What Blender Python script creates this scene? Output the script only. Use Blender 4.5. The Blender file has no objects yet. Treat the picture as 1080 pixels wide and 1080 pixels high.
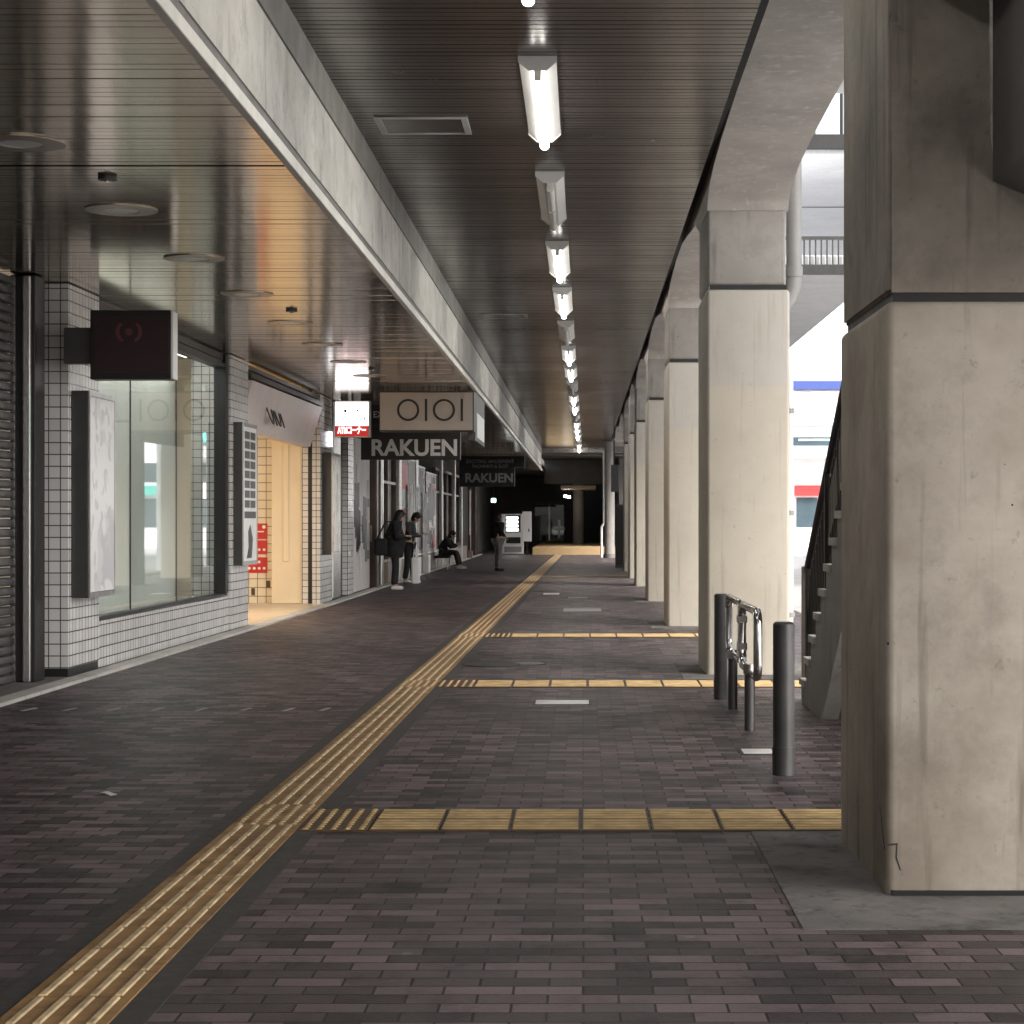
import bpy, bmesh, math, random
from mathutils import Vector, Matrix
random.seed(7)
R = math.radians
S = bpy.context.scene
COL = S.collection
# ------------------------------------------------------------------ camera, sky, sun, exposure
F = 2040.0 / 1080.0
EYE = 1.45
cd = bpy.data.cameras.new('camera'); cam = bpy.data.objects.new('camera', cd); COL.objects.link(cam)
cam.location = (0, 0, EYE); cam.rotation_euler = (R(90), 0, 0)
cd.sensor_width = 36; cd.lens = 36 * F; cd.shift_x = -75 / 1080.0; cd.shift_y = 9 / 1080.0
cd.clip_start = 0.1; cd.clip_end = 2000
S.camera = cam
SUN_EL, SUN_AZ = R(38), R(128)          # azimuth clockwise from +Y (the walkway runs along +Y)
w = bpy.data.worlds.new('World'); S.world = w; w.use_nodes = True
nt = w.node_tree; nt.nodes.clear()
sky = nt.nodes.new('ShaderNodeTexSky'); sky.sky_type = 'NISHITA'; sky.sun_disc = False
sky.sun_elevation = SUN_EL; sky.sun_rotation = SUN_AZ; sky.dust_density = 4.0; sky.air_density = 1.0; sky.ozone_density = 0.6
hs = nt.nodes.new('ShaderNodeHueSaturation'); hs.inputs['Saturation'].default_value = 0.3
bg = nt.nodes.new('ShaderNodeBackground'); bg.inputs['Strength'].default_value = 0.15
wo = nt.nodes.new('ShaderNodeOutputWorld')
nt.links.new(sky.outputs[0], hs.inputs['Color']); nt.links.new(hs.outputs[0], bg.inputs[0]); nt.links.new(bg.outputs[0], wo.inputs[0])
sl = bpy.data.lights.new('sun', 'SUN'); sl.energy = 2.2; sl.angle = R(18); sl.color = (1, .96, .9)
so = bpy.data.objects.new('sun', sl); COL.objects.link(so)
sd = Vector((math.sin(SUN_AZ) * math.cos(SUN_EL), math.cos(SUN_AZ) * math.cos(SUN_EL), math.sin(SUN_EL)))
so.rotation_euler = (-sd).to_track_quat('-Z', 'Y').to_euler(); so.location = sd * 60
S.view_settings.view_transform = 'Standard'; S.view_settings.look = 'None'
S.view_settings.exposure = 1.75; S.view_settings.gamma = 1
S.render.engine = 'CYCLES'
S.cycles.max_bounces = 10; S.cycles.diffuse_bounces = 5; S.cycles.glossy_bounces = 5; S.cycles.transparent_max_bounces = 12
S.cycles.use_denoising = True
S.cycles.sample_clamp_indirect = 6

# ------------------------------------------------------------------ materials
def new_mat(name):
    m = bpy.data.materials.new(name); m.use_nodes = True
    n = m.node_tree.nodes; b = n['Principled BSDF']
    return m, n, m.node_tree.links, b
def mixc(n, l, fac, a, b, mode='MIX'):
    x = n.new('ShaderNodeMix'); x.data_type = 'RGBA'; x.blend_type = mode
    for sock, v in ((x.inputs[0], fac), (x.inputs[6], a), (x.inputs[7], b)):
        if hasattr(v, 'links'): l.new(v, sock)
        elif isinstance(v, (int, float)): sock.default_value = v
        else: sock.default_value = (*v, 1) if len(v) == 3 else v
    return x.outputs[2]
def noise(n, l, vec, scale, detail=5, rough=.6):
    t = n.new('ShaderNodeTexNoise'); t.inputs['Scale'].default_value = scale
    t.inputs['Detail'].default_value = detail; t.inputs['Roughness'].default_value = rough
    l.new(vec, t.inputs['Vector']); return t.outputs['Fac']
def ramp(n, l, fac, a, b):
    r = n.new('ShaderNodeMapRange'); r.inputs['From Min'].default_value = a; r.inputs['From Max'].default_value = b
    l.new(fac, r.inputs['Value']); return r.outputs[0]
def coords(n, l, scale=(1, 1, 1)):
    t = n.new('ShaderNodeTexCoord'); m = n.new('ShaderNodeMapping'); m.inputs['Scale'].default_value = scale
    l.new(t.outputs['Object'], m.inputs['Vector']); return m.outputs[0]
def bump(n, l, b, h, strength=.3, dist=.01):
    x = n.new('ShaderNodeBump'); x.inputs['Strength'].default_value = strength; x.inputs['Distance'].default_value = dist
    l.new(h, x.inputs['Height']); l.new(x.outputs[0], b.inputs['Normal'])
def plain(name, col, rough=.5, metal=0, var=.18, scale=6, bmp=.08, stretch=(1, 1, 1)):
    m, n, l, b = new_mat(name); v = coords(n, l, stretch)
    f = noise(n, l, v, scale); d = tuple(c * (1 - var) for c in col); u = tuple(min(1, c * (1 + var * .6)) for c in col)
    l.new(mixc(n, l, ramp(n, l, f, .3, .7), d, u), b.inputs['Base Color'])
    b.inputs['Metallic'].default_value = metal
    rr = n.new('ShaderNodeMapRange'); rr.inputs['To Min'].default_value = max(.03, rough * .8); rr.inputs['To Max'].default_value = min(1, rough * 1.2)
    l.new(noise(n, l, v, scale * 2.3), rr.inputs['Value']); l.new(rr.outputs[0], b.inputs['Roughness'])
    if bmp: bump(n, l, b, noise(n, l, v, scale * 8), bmp, .004)
    return m
def emit(name, col, strength):
    m, n, l, b = new_mat(name); b.inputs['Base Color'].default_value = (*col, 1)
    b.inputs['Emission Color'].default_value = (*col, 1); b.inputs['Emission Strength'].default_value = strength
    return m
def concrete(name, lo, hi, stain, paint_line=None, hi2=None, lo2=None, pits=True, mottle=.45, dk=7):
    """cast concrete: blotches, vertical drips, pinholes; optionally another paint above a height"""
    m, n, l, b = new_mat(name); v0 = coords(n, l)
    oi = n.new('ShaderNodeObjectInfo'); ml = n.new('ShaderNodeMath'); ml.operation = 'MULTIPLY'; ml.inputs[1].default_value = 40; l.new(oi.outputs['Random'], ml.inputs[0])
    va = n.new('ShaderNodeVectorMath'); va.operation = 'ADD'; l.new(v0, va.inputs[0]); l.new(ml.outputs[0], va.inputs[1]); v = va.outputs[0]
    big = noise(n, l, v, 1.1, 8, .65); fine = noise(n, l, v, 14, 6, .7)
    drip = noise(n, l, coords(n, l, (dk, dk, .5)), 1.6, 5, .6)
    c = mixc(n, l, ramp(n, l, big, .3, .7), lo, hi)
    if paint_line is not None:
        t = n.new('ShaderNodeTexCoord'); s = n.new('ShaderNodeSeparateXYZ'); l.new(t.outputs['Object'], s.inputs[0])
        g = n.new('ShaderNodeMath'); g.operation = 'GREATER_THAN'; g.inputs[1].default_value = paint_line; l.new(s.outputs[2], g.inputs[0])
        c = mixc(n, l, g.outputs[0], c, mixc(n, l, ramp(n, l, big, .3, .7), lo2, hi2))
    mo = n.new('ShaderNodeMath'); mo.operation = 'MULTIPLY'; mo.inputs[1].default_value = mottle; l.new(ramp(n, l, noise(n, l, v, 3.4, 7, .72), .5, .74), mo.inputs[0])
    c = mixc(n, l, mo.outputs[0], c, stain)
    c = mixc(n, l, ramp(n, l, drip, .56, .8), c, stain)
    c = mixc(n, l, ramp(n, l, fine, .62, .85), c, tuple(x * .75 for x in stain))
    if pits:
        vo = n.new('ShaderNodeTexVoronoi'); vo.inputs['Scale'].default_value = 9; l.new(v, vo.inputs['Vector'])
        lt = n.new('ShaderNodeMath'); lt.operation = 'LESS_THAN'; lt.inputs[1].default_value = .05; l.new(vo.outputs['Distance'], lt.inputs[0])
        gate = n.new('ShaderNodeMath'); gate.operation = 'MULTIPLY'; l.new(lt.outputs[0], gate.inputs[0]); l.new(ramp(n, l, noise(n, l, v, 1.7), .5, .56), gate.inputs[1])
        c = mixc(n, l, gate.outputs[0], c, (.03, .028, .025))
    l.new(c, b.inputs['Base Color']); b.inputs['Roughness'].default_value = .82
    bump(n, l, b, fine, .18, .006)
    return m
def tiles(name, col, grout, size=.108, rough=.22, var=.12, gap=.007):
    m, n, l, b = new_mat(name)
    t = n.new('ShaderNodeTexCoord'); s = n.new('ShaderNodeSeparateXYZ'); l.new(t.outputs['Object'], s.inputs[0])
    a = n.new('ShaderNodeMath'); a.operation = 'ADD'; l.new(s.outputs[0], a.inputs[0]); l.new(s.outputs[1], a.inputs[1])
    cv = n.new('ShaderNodeCombineXYZ'); l.new(a.outputs[0], cv.inputs[0]); l.new(s.outputs[2], cv.inputs[1])
    k = n.new('ShaderNodeTexBrick'); k.offset = 0; k.inputs['Scale'].default_value = 1; k.inputs['Brick Width'].default_value = size
    k.inputs['Row Height'].default_value = size; k.inputs['Mortar Size'].default_value = gap; k.inputs['Mortar Smooth'].default_value = .1
    k.inputs['Color1'].default_value = (*col, 1); k.inputs['Color2'].default_value = (*(c * (1 - var) for c in col), 1); k.inputs['Mortar'].default_value = (*grout, 1)
    l.new(cv.outputs[0], k.inputs['Vector']); l.new(k.outputs['Color'], b.inputs['Base Color'])
    b.inputs['Roughness'].default_value = rough
    inv = n.new('ShaderNodeMath'); inv.operation = 'SUBTRACT'; inv.inputs[0].default_value = 1; l.new(k.outputs['Fac'], inv.inputs[1])
    bump(n, l, b, inv.outputs[0], .5, .004)
    return m
def paving(name):
    m, n, l, b = new_mat(name); v = coords(n, l)
    k = n.new('ShaderNodeTexBrick'); k.offset = .5; k.inputs['Scale'].default_value = 1
    k.inputs['Brick Width'].default_value = .215; k.inputs['Row Height'].default_value = .1075; k.inputs['Mortar Size'].default_value = .0045
    k.inputs['Mortar Smooth'].default_value = .3; l.new(v, k.inputs['Vector'])
    def mth(op, a, b=None):
        q = n.new('ShaderNodeMath'); q.operation = op
        for i, u in enumerate((a, b)):
            if u is None: continue
            if hasattr(u, 'links'): l.new(u, q.inputs[i])
            else: q.inputs[i].default_value = u
        return q.outputs[0]
    sp = n.new('ShaderNodeSeparateXYZ'); l.new(v, sp.inputs[0])
    row = mth('FLOOR', mth('DIVIDE', sp.outputs[1], .1075))
    even = mth('SUBTRACT', 1, mth('FLOORED_MODULO', row, 2))
    cell = mth('FLOOR', mth('ADD', mth('DIVIDE', sp.outputs[0], .215), mth('MULTIPLY', even, .5)))
    cv = n.new('ShaderNodeCombineXYZ'); l.new(cell, cv.inputs[0]); l.new(row, cv.inputs[1])
    wn_ = n.new('ShaderNodeTexWhiteNoise'); wn_.noise_dimensions = '2D'; l.new(cv.outputs[0], wn_.inputs['Vector'])
    cr_ = n.new('ShaderNodeValToRGB'); cr_.color_ramp.interpolation = 'LINEAR'; l.new(wn_.outputs['Value'], cr_.inputs[0])
    els = cr_.color_ramp.elements
    stops = [(0, (.028, .022, .023)), (.22, (.058, .045, .047)), (.5, (.108, .083, .086)), (.78, (.155, .118, .123)), (1, (.21, .158, .164))]
    els[0].position, els[0].color = stops[0][0], (*stops[0][1], 1); els[1].position, els[1].color = stops[-1][0], (*stops[-1][1], 1)
    for p_, c_ in stops[1:-1]: e_ = els.new(p_); e_.color = (*c_, 1)
    big = noise(n, l, v, .45, 6, .6); fine = noise(n, l, v, 70, 4, .75); mid = noise(n, l, v, 3.2, 6, .7)
    c = mixc(n, l, k.outputs['Fac'], cr_.outputs[0], (.005, .0045, .0045))
    c = mixc(n, l, mth('MULTIPLY', ramp(n, l, big, .4, .72), .45), c, (.026, .022, .023))
    c = mixc(n, l, mth('MULTIPLY', ramp(n, l, fine, .5, .8), .45), c, (.012, .011, .011))
    c = mixc(n, l, mth('MULTIPLY', ramp(n, l, mid, .52, .72), .6), c, (.014, .013, .013))
    c = mixc(n, l, mth('MULTIPLY', ramp(n, l, noise(n, l, coords(n, l, (1.6, .35, 1)), .8, 4, .6), .55, .75), .35), c, (.15, .125, .125))
    vo = n.new('ShaderNodeTexVoronoi'); vo.inputs['Scale'].default_value = 2.3; l.new(v, vo.inputs['Vector'])   # trodden gum and grit
    lt = n.new('ShaderNodeMath'); lt.operation = 'LESS_THAN'; lt.inputs[1].default_value = .045; l.new(vo.outputs['Distance'], lt.inputs[0])
    c = mixc(n, l, lt.outputs[0], c, (.17, .16, .155))
    l.new(c, b.inputs['Base Color'])
    rr = n.new('ShaderNodeMapRange'); rr.inputs['To Min'].default_value = .36; rr.inputs['To Max'].default_value = .62
    l.new(mid, rr.inputs['Value']); l.new(rr.outputs[0], b.inputs['Roughness'])
    ad = n.new('ShaderNodeMath'); ad.operation = 'MULTIPLY_ADD'; ad.inputs[1].default_value = -1; l.new(k.outputs['Fac'], ad.inputs[0])
    f2 = n.new('ShaderNodeMath'); f2.operation = 'MULTIPLY'; f2.inputs[1].default_value = .35; l.new(fine, f2.inputs[0]); l.new(f2.outputs[0], ad.inputs[2])
    b.inputs['Specular IOR Level'].default_value = .28
    bump(n, l, b, ad.outputs[0], .9, .008)
    return m
def slat_metal(name, dark, light, rough, metal=.9, streak=.5):
    """enamelled ceiling strip, each strip a little different and slightly wavy"""
    m, n, l, b = new_mat(name); v = coords(n, l)
    row = noise(n, l, coords(n, l, (.25, 6, 1)), 1.0, 3, .6); blot = noise(n, l, v, .5, 6, .65)
    c = mixc(n, l, ramp(n, l, row, .35, .65), dark, light)
    c = mixc(n, l, ramp(n, l, blot, .4, .75), c, mixc(n, l, streak, c, tuple(x * .4 for x in dark)))
    l.new(c, b.inputs['Base Color']); b.inputs['Metallic'].default_value = metal
    rr = n.new('ShaderNodeMapRange'); rr.inputs['To Min'].default_value = rough * .7; rr.inputs['To Max'].default_value = rough * 1.35
    l.new(blot, rr.inputs['Value']); l.new(rr.outputs[0], b.inputs['Roughness'])
    bump(n, l, b, noise(n, l, coords(n, l, (1.6, .35, 1)), 1.5, 2), .12, .02)
    return m
def glass(name, tint, ior=1.7):
    m, n, l, b = new_mat(name); n.remove(b); out = n['Material Output']
    t = n.new('ShaderNodeBsdfTransparent'); t.inputs[0].default_value = (*tint, 1)
    g = n.new('ShaderNodeBsdfGlossy'); g.inputs['Roughness'].default_value = .015; g.inputs['Color'].default_value = (.95, .98, .97, 1)
    f = n.new('ShaderNodeFresnel'); f.inputs['IOR'].default_value = ior
    x = n.new('ShaderNodeMixShader'); ge = n.new('ShaderNodeNewGeometry'); iv = n.new('ShaderNodeMath'); iv.operation = 'SUBTRACT'; iv.inputs[0].default_value = 1; l.new(ge.outputs['Backfacing'], iv.inputs[1])
    ff = n.new('ShaderNodeMath'); ff.operation = 'MULTIPLY'; l.new(f.outputs[0], ff.inputs[0]); l.new(iv.outputs[0], ff.inputs[1]); l.new(ff.outputs[0], x.inputs[0]); l.new(t.outputs[0], x.inputs[1]); l.new(g.outputs[0], x.inputs[2]); l.new(x.outputs[0], out.inputs[0])
    return m
def blots(name, base, inks, scale=3, thr=.55, stretch=(1, 1, 1), rough=.35, es=0):
    """printed poster: base paper with irregular patches of ink"""
    m, n, l, b = new_mat(name); c = base
    for i, ink in enumerate(inks):
        f = noise(n, l, coords(n, l, tuple(s * (1 + .35 * i) for s in stretch)), scale * (1 + .6 * i), 2, .5)
        c = mixc(n, l, ramp(n, l, f, thr, thr + .02), c, ink)
    if isinstance(c, tuple): b.inputs['Base Color'].default_value = (*c, 1)
    else:
        l.new(c, b.inputs['Base Color'])
        if es: l.new(c, b.inputs['Emission Color'])
    b.inputs['Emission Strength'].default_value = es
    b.inputs['Roughness'].default_value = rough
    return m
M = {}
M['paving'] = paving('brick_paving')
M['plaza'] = plain('pale_street_paving', (.45, .445, .44), .85, 0, .15, .6)
M['cement'] = concrete('cement', (.07, .064, .06), (.24, .225, .215), (.022, .02, .02), mottle=.95)
M['strip'] = plain('grey_edging', (.05, .046, .044), .6, 0, .3, 8)
M['tactile'] = plain('ochre_tile', (.33, .19, .075), .7, 0, .45, 5, .15)
M['tactile_shaded'] = plain('shaded_ochre_tile', (.09, .05, .02), .5, 0, .35, 5, .1)  # dark tile colour paints in the shadow lines between the crossing bars
M['bar_cross'] = plain('worn_wide_bar', (.60, .42, .20), .65, 0, .35, 7, .05)
M['bar'] = plain('worn_bar', (.58, .44, .26), .6, 0, .4, 9, .05)
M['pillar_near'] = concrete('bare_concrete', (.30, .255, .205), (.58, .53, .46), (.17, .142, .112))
M['neck_near'] = concrete('dirty_shaded_concrete', (.13, .112, .092), (.34, .305, .26), (.055, .047, .038))  # dirt, darkened further to paint in the shade on the near pillar's top
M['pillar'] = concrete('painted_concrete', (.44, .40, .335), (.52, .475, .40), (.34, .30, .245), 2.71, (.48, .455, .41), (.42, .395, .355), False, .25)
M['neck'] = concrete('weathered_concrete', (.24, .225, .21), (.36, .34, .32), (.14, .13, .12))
M['arch'] = concrete('arch_concrete', (.32, .295, .27), (.46, .43, .40), (.60, .58, .56))
M['beam'] = concrete('pale_concrete', (.33, .32, .295), (.56, .545, .51), (.19, .18, .17), mottle=.8, dk=2.2)
M['lip'] = plain('painted_lip', (.62, .60, .56), .5, 0, .15, 4)
M['ledge'] = plain('grey_ledge', (.16, .15, .14), .7, 0, .3, 4)
M['ceil'] = slat_metal('dark_enamel', (.095, .084, .078), (.19, .17, .157), .24, .85)
M['soffit'] = slat_metal('bronze_enamel', (.54, .445, .345), (.66, .555, .44), .13, 1.0, .15)
M['void'] = plain('black_void', (.012, .012, .012), .9, 0, .1, 2, 0)
M['housing'] = plain('white_enamel', (.75, .74, .71), .4, 0, .06, 3, 0)
M['tube_on'] = emit('lit_tube', (1, .97, .92), 9)
M['tube_off'] = plain('unlit_tube', (.72, .72, .70), .3, 0, .05, 3, 0)
M['tile'] = tiles('white_tile', (.72, .70, .69), (.095, .09, .088), .108, .22, .16, .0055)
M['tile_warm'] = tiles('cream_tile', (.78, .70, .56), (.22, .17, .12), .15, .35, .06)
M['black'] = plain('black_metal', (.018, .017, .017), .4, .3, .2, 6, 0)
M['dkgrey'] = plain('dark_grey_metal', (.07, .068, .066), .45, .5, .2, 6, 0)
M['steel'] = plain('brushed_steel', (.55, .54, .53), .28, 1, .15, 4, .05, (30, 30, .6))
M['chrome'] = plain('polished_steel', (.62, .61, .6), .1, 1, .08, 4, 0)
M['post'] = plain('grey_painted_post', (.085, .083, .083), .38, .5, .2, 5, .05)
M['shutter'] = plain('shutter_metal', (.16, .155, .15), .45, .7, .25, 5, .05)
M['pane'] = glass('shop_glass', (.92, .945, .93), 2.1)
M['dkpane'] = glass('dark_shop_glass', (.35, .37, .36), 1.6)
M['curtain'] = plain('frosted_screen', (.72, .725, .69), .6, 0, .12, 1.2, 0, (1, 1, .3))
M['cream'] = plain('cream_panel', (.80, .68, .49), .55, 0, .05, 2, .02)
M['cream_floor'] = plain('cream_floor_tile', (.66, .56, .42), .35, 0, .1, 3, .02)
M['fascia'] = plain('mauve_grey_board', (.66, .59, .57), .5, 0, .06, 2, .02)
M['signgrey'] = plain('taupe_sign_face', (.36, .325, .30), .5, 0, .06, 2, .02)
M['ink'] = plain('black_ink', (.012, .011, .011), .5, 0, .05, 4, 0)
M['maroon'] = plain('maroon_face', (.022, .0075, .0085), .5, 0, .1, 3, 0)
M['emblem'] = plain('dull_red_emblem', (.11, .026, .03), .5, 0, .1, 3, 0)
M['silver'] = plain('silver_edge', (.78, .77, .75), .35, .3, .06, 4, 0)
M['white'] = plain('white_paint', (.8, .79, .77), .5, 0, .06, 3, .02)
M['atm'] = emit('lit_white_face', (.96, .96, 1), .75)
M['atmred'] = emit('lit_red_band', (.50, .03, .028), .22)
M['atmtxt'] = emit('lit_white_text', (1, .9, .88), .7)
M['letter'] = plain('silver_letter', (.62, .61, .60), .4, .2, .1, 9, 0)
M['letter_dim'] = plain('grey_letter', (.38, .37, .365), .45, .2, .1, 9, 0)
M['red'] = plain('red_paper', (.55, .03, .03), .5, 0, .08, 3, 0)
M['paper'] = plain('paper', (.82, .81, .79), .6, 0, .06, 5, 0)
M['poster1'] = blots('poster_pale', (.80, .79, .79), [(.55, .55, .57), (.68, .67, .69), (.62, .58, .58)], 1.5, .58, (1, 1.1, .8))
M['poster3'] = blots('poster_third', (.80, .76, .70), [(.30, .28, .28), (.62, .5, .38)], 3.2, .58, (1, 2, .8))
M['posterdoor'] = blots('poster_door', (.74, .68, .66), [(.06, .055, .055), (.5, .42, .40), (.2, .17, .17)], 1.3, .56, (1, .9, .8))
M['posterhall'] = blots('poster_hall', (.60, .57, .55), [(.015, .015, .015), (.02, .018, .018), (.16, .03, .03)], 1.7, .5, (1, .42, .5))
M['posterpink'] = blots('poster_pink', (.40, .31, .29), [(.07, .045, .045), (.55, .50, .47)], 3.0, .54, (1, .6, 1))
M['bronze_ring'] = plain('bronze_ring', (.40, .35, .29), .3, .9, .1, 4, 0)
M['brown'] = plain('brown_frame', (.10, .065, .05), .4, .2, .2, 4, 0)
M['hallwall'] = plain('dim_hall_wall', (.085, .08, .076), .8, 0, .2, 2)
M['plinth'] = plain('tan_plinth', (.26, .20, .165), .6, 0, .15, 3)
M['orange'] = plain('orange_step', (.50, .34, .18), .55, 0, .1, 2)
M['glow'] = emit('warm_lamp_glass', (1, .78, .5), 8)
M['glow2'] = emit('white_lamp_glass', (1, .92, .8), 9)
M['glow_fill'] = emit('fill_lamp_glass', (.98, 1, .96), 2.5)
M['screenlit'] = emit('lit_display', (.92, 1, .97), 1.5)
M['exit'] = emit('exit_lamp_green', (.55, 1, .85), 2.0)
M['skin'] = plain('skin_tone', (.45, .28, .20), .55, 0, .06, 8, 0)
M['hair'] = plain('black_hair', (.012, .010, .009), .5, 0, .2, 20, 0)
M['coat'] = plain('black_cloth', (.011, .011, .012), .85, 0, .2, 8, 0)
M['jacket'] = plain('charcoal_cloth', (.04, .04, .043), .85, 0, .2, 8, 0)
M['trousers'] = plain('black_trousers', (.014, .013, .014), .85, 0, .2, 8, 0)
M['greytrousers'] = plain('grey_trousers', (.20, .19, .18), .85, 0, .2, 8, 0)
M['whiteshoe'] = plain('white_shoe', (.7, .7, .68), .5, 0, .05, 8, 0)
M['bldg'] = plain('white_render', (.80, .80, .80), .8, 0, .05, .6, 0)
M['bldg2'] = plain('grey_render', (.50, .50, .50), .8, 0, .1, .6, 0)
M['deck'] = concrete('deck_concrete', (.70, .70, .71), (.80, .80, .81), (.58, .58, .6), None, None, None, False)
M['winglass'] = plain('window_glass', (.07, .10, .12), .08, .2, .2, 1, 0)
M['blue'] = plain('blue_sign', (.035, .06, .22), .5, 0, .1, 2, 0)
M['tealpaint'] = plain('teal_paint', (.05, .45, .38), .5, 0, .1, 2, 0)
M['teal'] = emit('teal_sign', (.08, .62, .50), .5)
M['pinkart'] = blots('pink_hoarding', (.72, .66, .65), [(.60, .28, .28), (.8, .75, .73)], .9, .5, (1, 1, 1.6))
M['kerb'] = concrete('kerb_stone', (.40, .38, .36), (.55, .53, .50), (.28, .26, .25))
M['pipe'] = plain('grey_pipe', (.26, .255, .25), .5, 0, .15, 3, .03)

# ------------------------------------------------------------------ mesh helpers
LOC = {}
FACADE = lambda v: Vector((v.x + .0145 * (min(v.y, 32) - 32), v.y, v.z))     # the shop line is a hair off parallel
def fx(x, y): return x + .0145 * (min(y, 32) - 32)
def bx(bm, x0, x1, y0, y1, z0, z1, bev=0, seg=2):
    g = bmesh.ops.create_cube(bm, size=1); vs = g['verts']
    for v in vs: v.co = Vector((x0 + (v.co.x + .5) * (x1 - x0), y0 + (v.co.y + .5) * (y1 - y0), z0 + (v.co.z + .5) * (z1 - z0)))
    if bev:
        es = list({e for v in vs for e in v.link_edges})
        bmesh.ops.bevel(bm, geom=es, offset=bev, segments=seg, affect='EDGES', profile=.5)
    return bm
def cyl(bm, p0, p1, r, seg=20, r2=None):
    p0, p1 = Vector(p0), Vector(p1); d = p1 - p0
    g = bmesh.ops.create_cone(bm, cap_ends=True, segments=seg, radius1=r, radius2=r if r2 is None else r2, depth=d.length)
    mtx = Matrix.Translation((p0 + p1) / 2) @ d.to_track_quat('Z', 'Y').to_matrix().to_4x4()
    bmesh.ops.transform(bm, matrix=mtx, verts=g['verts']); return bm
def tube(bm, pts, r, seg=12, closed=False):
    pts = [Vector(p) for p in pts]; n = len(pts); rings = []
    for i, p in enumerate(pts):
        a = pts[i - 1] if (i or closed) else p; b = pts[(i + 1) % n] if (i < n - 1 or closed) else p
        t = (b - a).normalized(); u = t.orthogonal() if not rings else (pu - t * pu.dot(t))
        u.normalize(); pu = u; v = t.cross(u)
        rings.append([bm.verts.new(p + (u * math.cos(2 * math.pi * k / seg) + v * math.sin(2 * math.pi * k / seg)) * r) for k in range(seg)])
    for i in range(n if closed else n - 1):
        A, B = rings[i], rings[(i + 1) % n]
        for k in range(seg): bm.faces.new((A[k], A[(k + 1) % seg], B[(k + 1) % seg], B[k]))
    if not closed: bm.faces.new(rings[0][::-1]); bm.faces.new(rings[-1])
    return bm
def prism(bm, poly, axis, a, b):
    """poly of 2D points extruded along axis ('x': (y,z), 'y': (x,z), 'z': (x,y))"""
    def P(p, t): return {'x': (t, p[0], p[1]), 'y': (p[0], t, p[1]), 'z': (p[0], p[1], t)}[axis]
    A = [bm.verts.new(P(p, a)) for p in poly]; B = [bm.verts.new(P(p, b)) for p in poly]; n = len(poly)
    bm.faces.new(A); bm.faces.new(B[::-1])
    for i in range(n): bm.faces.new((A[i], B[i], B[(i + 1) % n], A[(i + 1) % n]))
    return bm
def wloc(o):
    v = Vector((0, 0, 0))
    while o: v = v + o.location; o = o.parent
    return v
SPLIT = {'end_cap', 'lamp_holder', 'bracket', 'hanger', 'frame', 'support', 'steel_edge', 'fascia_rail', 'trim', 'coupling', 'hatch_frame', 'joint', 'crack', 'push_bar', 'eye', 'ear', 'rail', 'printed_mark', 'post', 'leg', 'edge_rail'}
def islands(bm):
    seen = set(); out = []
    for f in bm.faces:
        if f in seen: continue
        st_ = [f]; seen.add(f); grp = []
        while st_:
            g = st_.pop(); grp.append(g)
            for e in g.edges:
                for h in e.link_faces:
                    if h not in seen: seen.add(h); st_.append(h)
        out.append(grp)
    return out
def obj(name, bm, mat, parent=None, xf=None, smooth=False, label=None):
    if name in SPLIT:
        isl = islands(bm)
        if len(isl) > 1:
            first = None
            for grp in isl:
                nb = bmesh.new(); mp = {}
                for f in grp:
                    for v in f.verts:
                        if v not in mp: mp[v] = nb.verts.new(v.co)
                    nb.faces.new([mp[v] for v in f.verts])
                o = obj(name, nb, mat, parent, xf, smooth, label); first = first or o
            bm.free(); return first
    if xf:
        for v in bm.verts: v.co = xf(v.co)
    bmesh.ops.recalc_face_normals(bm, faces=bm.faces)
    if parent: bmesh.ops.translate(bm, vec=-wloc(parent), verts=bm.verts)
    me = bpy.data.meshes.new(name); bm.to_mesh(me); bm.free()
    for m in (mat if isinstance(mat, (list, tuple)) else [mat]): me.materials.append(m)
    if smooth:
        me.set_sharp_from_angle(angle=R(40))
        for p in me.polygons: p.use_smooth = True
    o = bpy.data.objects.new(name, me); COL.objects.link(o)
    if parent: o.parent = parent
    if label: o['label'] = label
    return o
B = bmesh.new
def tag(o, label, cat, group=None, kind=None):
    o['label'] = label; o['category'] = cat
    if group: o['group'] = group
    if kind: o['kind'] = kind
    return o
def struct(o): o['kind'] = 'structure'; return o
def thing(name, loc, label, cat, group=None):
    o = bpy.data.objects.new(name, None); COL.objects.link(o); o.location = loc; o.empty_display_size = .1
    return tag(o, label, cat, group)
def dup(root, loc, label):
    def cp(o, par):
        c = o.copy(); COL.objects.link(c); c.parent = par
        for ch in o.children: cp(ch, c)
        return c
    r = cp(root, None); r.location = loc; r['label'] = label; return r
def text(name, s, size, mtx, mat, parent, depth=.01, off=0.0, wide=1.0, sx=None):
    """lettering as a mesh; mtx maps the text plane (x right, y up, z to the reader) to the world, centred"""
    c = bpy.data.curves.new(name, 'FONT'); c.body = s; c.size = size; c.align_x = 'CENTER'; c.align_y = 'CENTER'; c.extrude = depth; c.offset = off; c.space_character = wide
    t = bpy.data.objects.new(name, c); COL.objects.link(t); bpy.context.view_layer.update()
    me = bpy.data.meshes.new_from_object(t.evaluated_get(bpy.context.evaluated_depsgraph_get()))
    bpy.data.objects.remove(t); bpy.data.curves.remove(c)
    if sx:
        xs = [v.co.x for v in me.vertices]; k = sx / (max(xs) - min(xs)); cx = (max(xs) + min(xs)) / 2
        for v in me.vertices: v.co.x = (v.co.x - cx) * k
    me.transform(mtx); me.transform(Matrix.Translation(-wloc(parent))); me.materials.clear(); me.materials.append(mat)
    o = bpy.data.objects.new(name, me); COL.objects.link(o); o.parent = parent; return o
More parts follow.
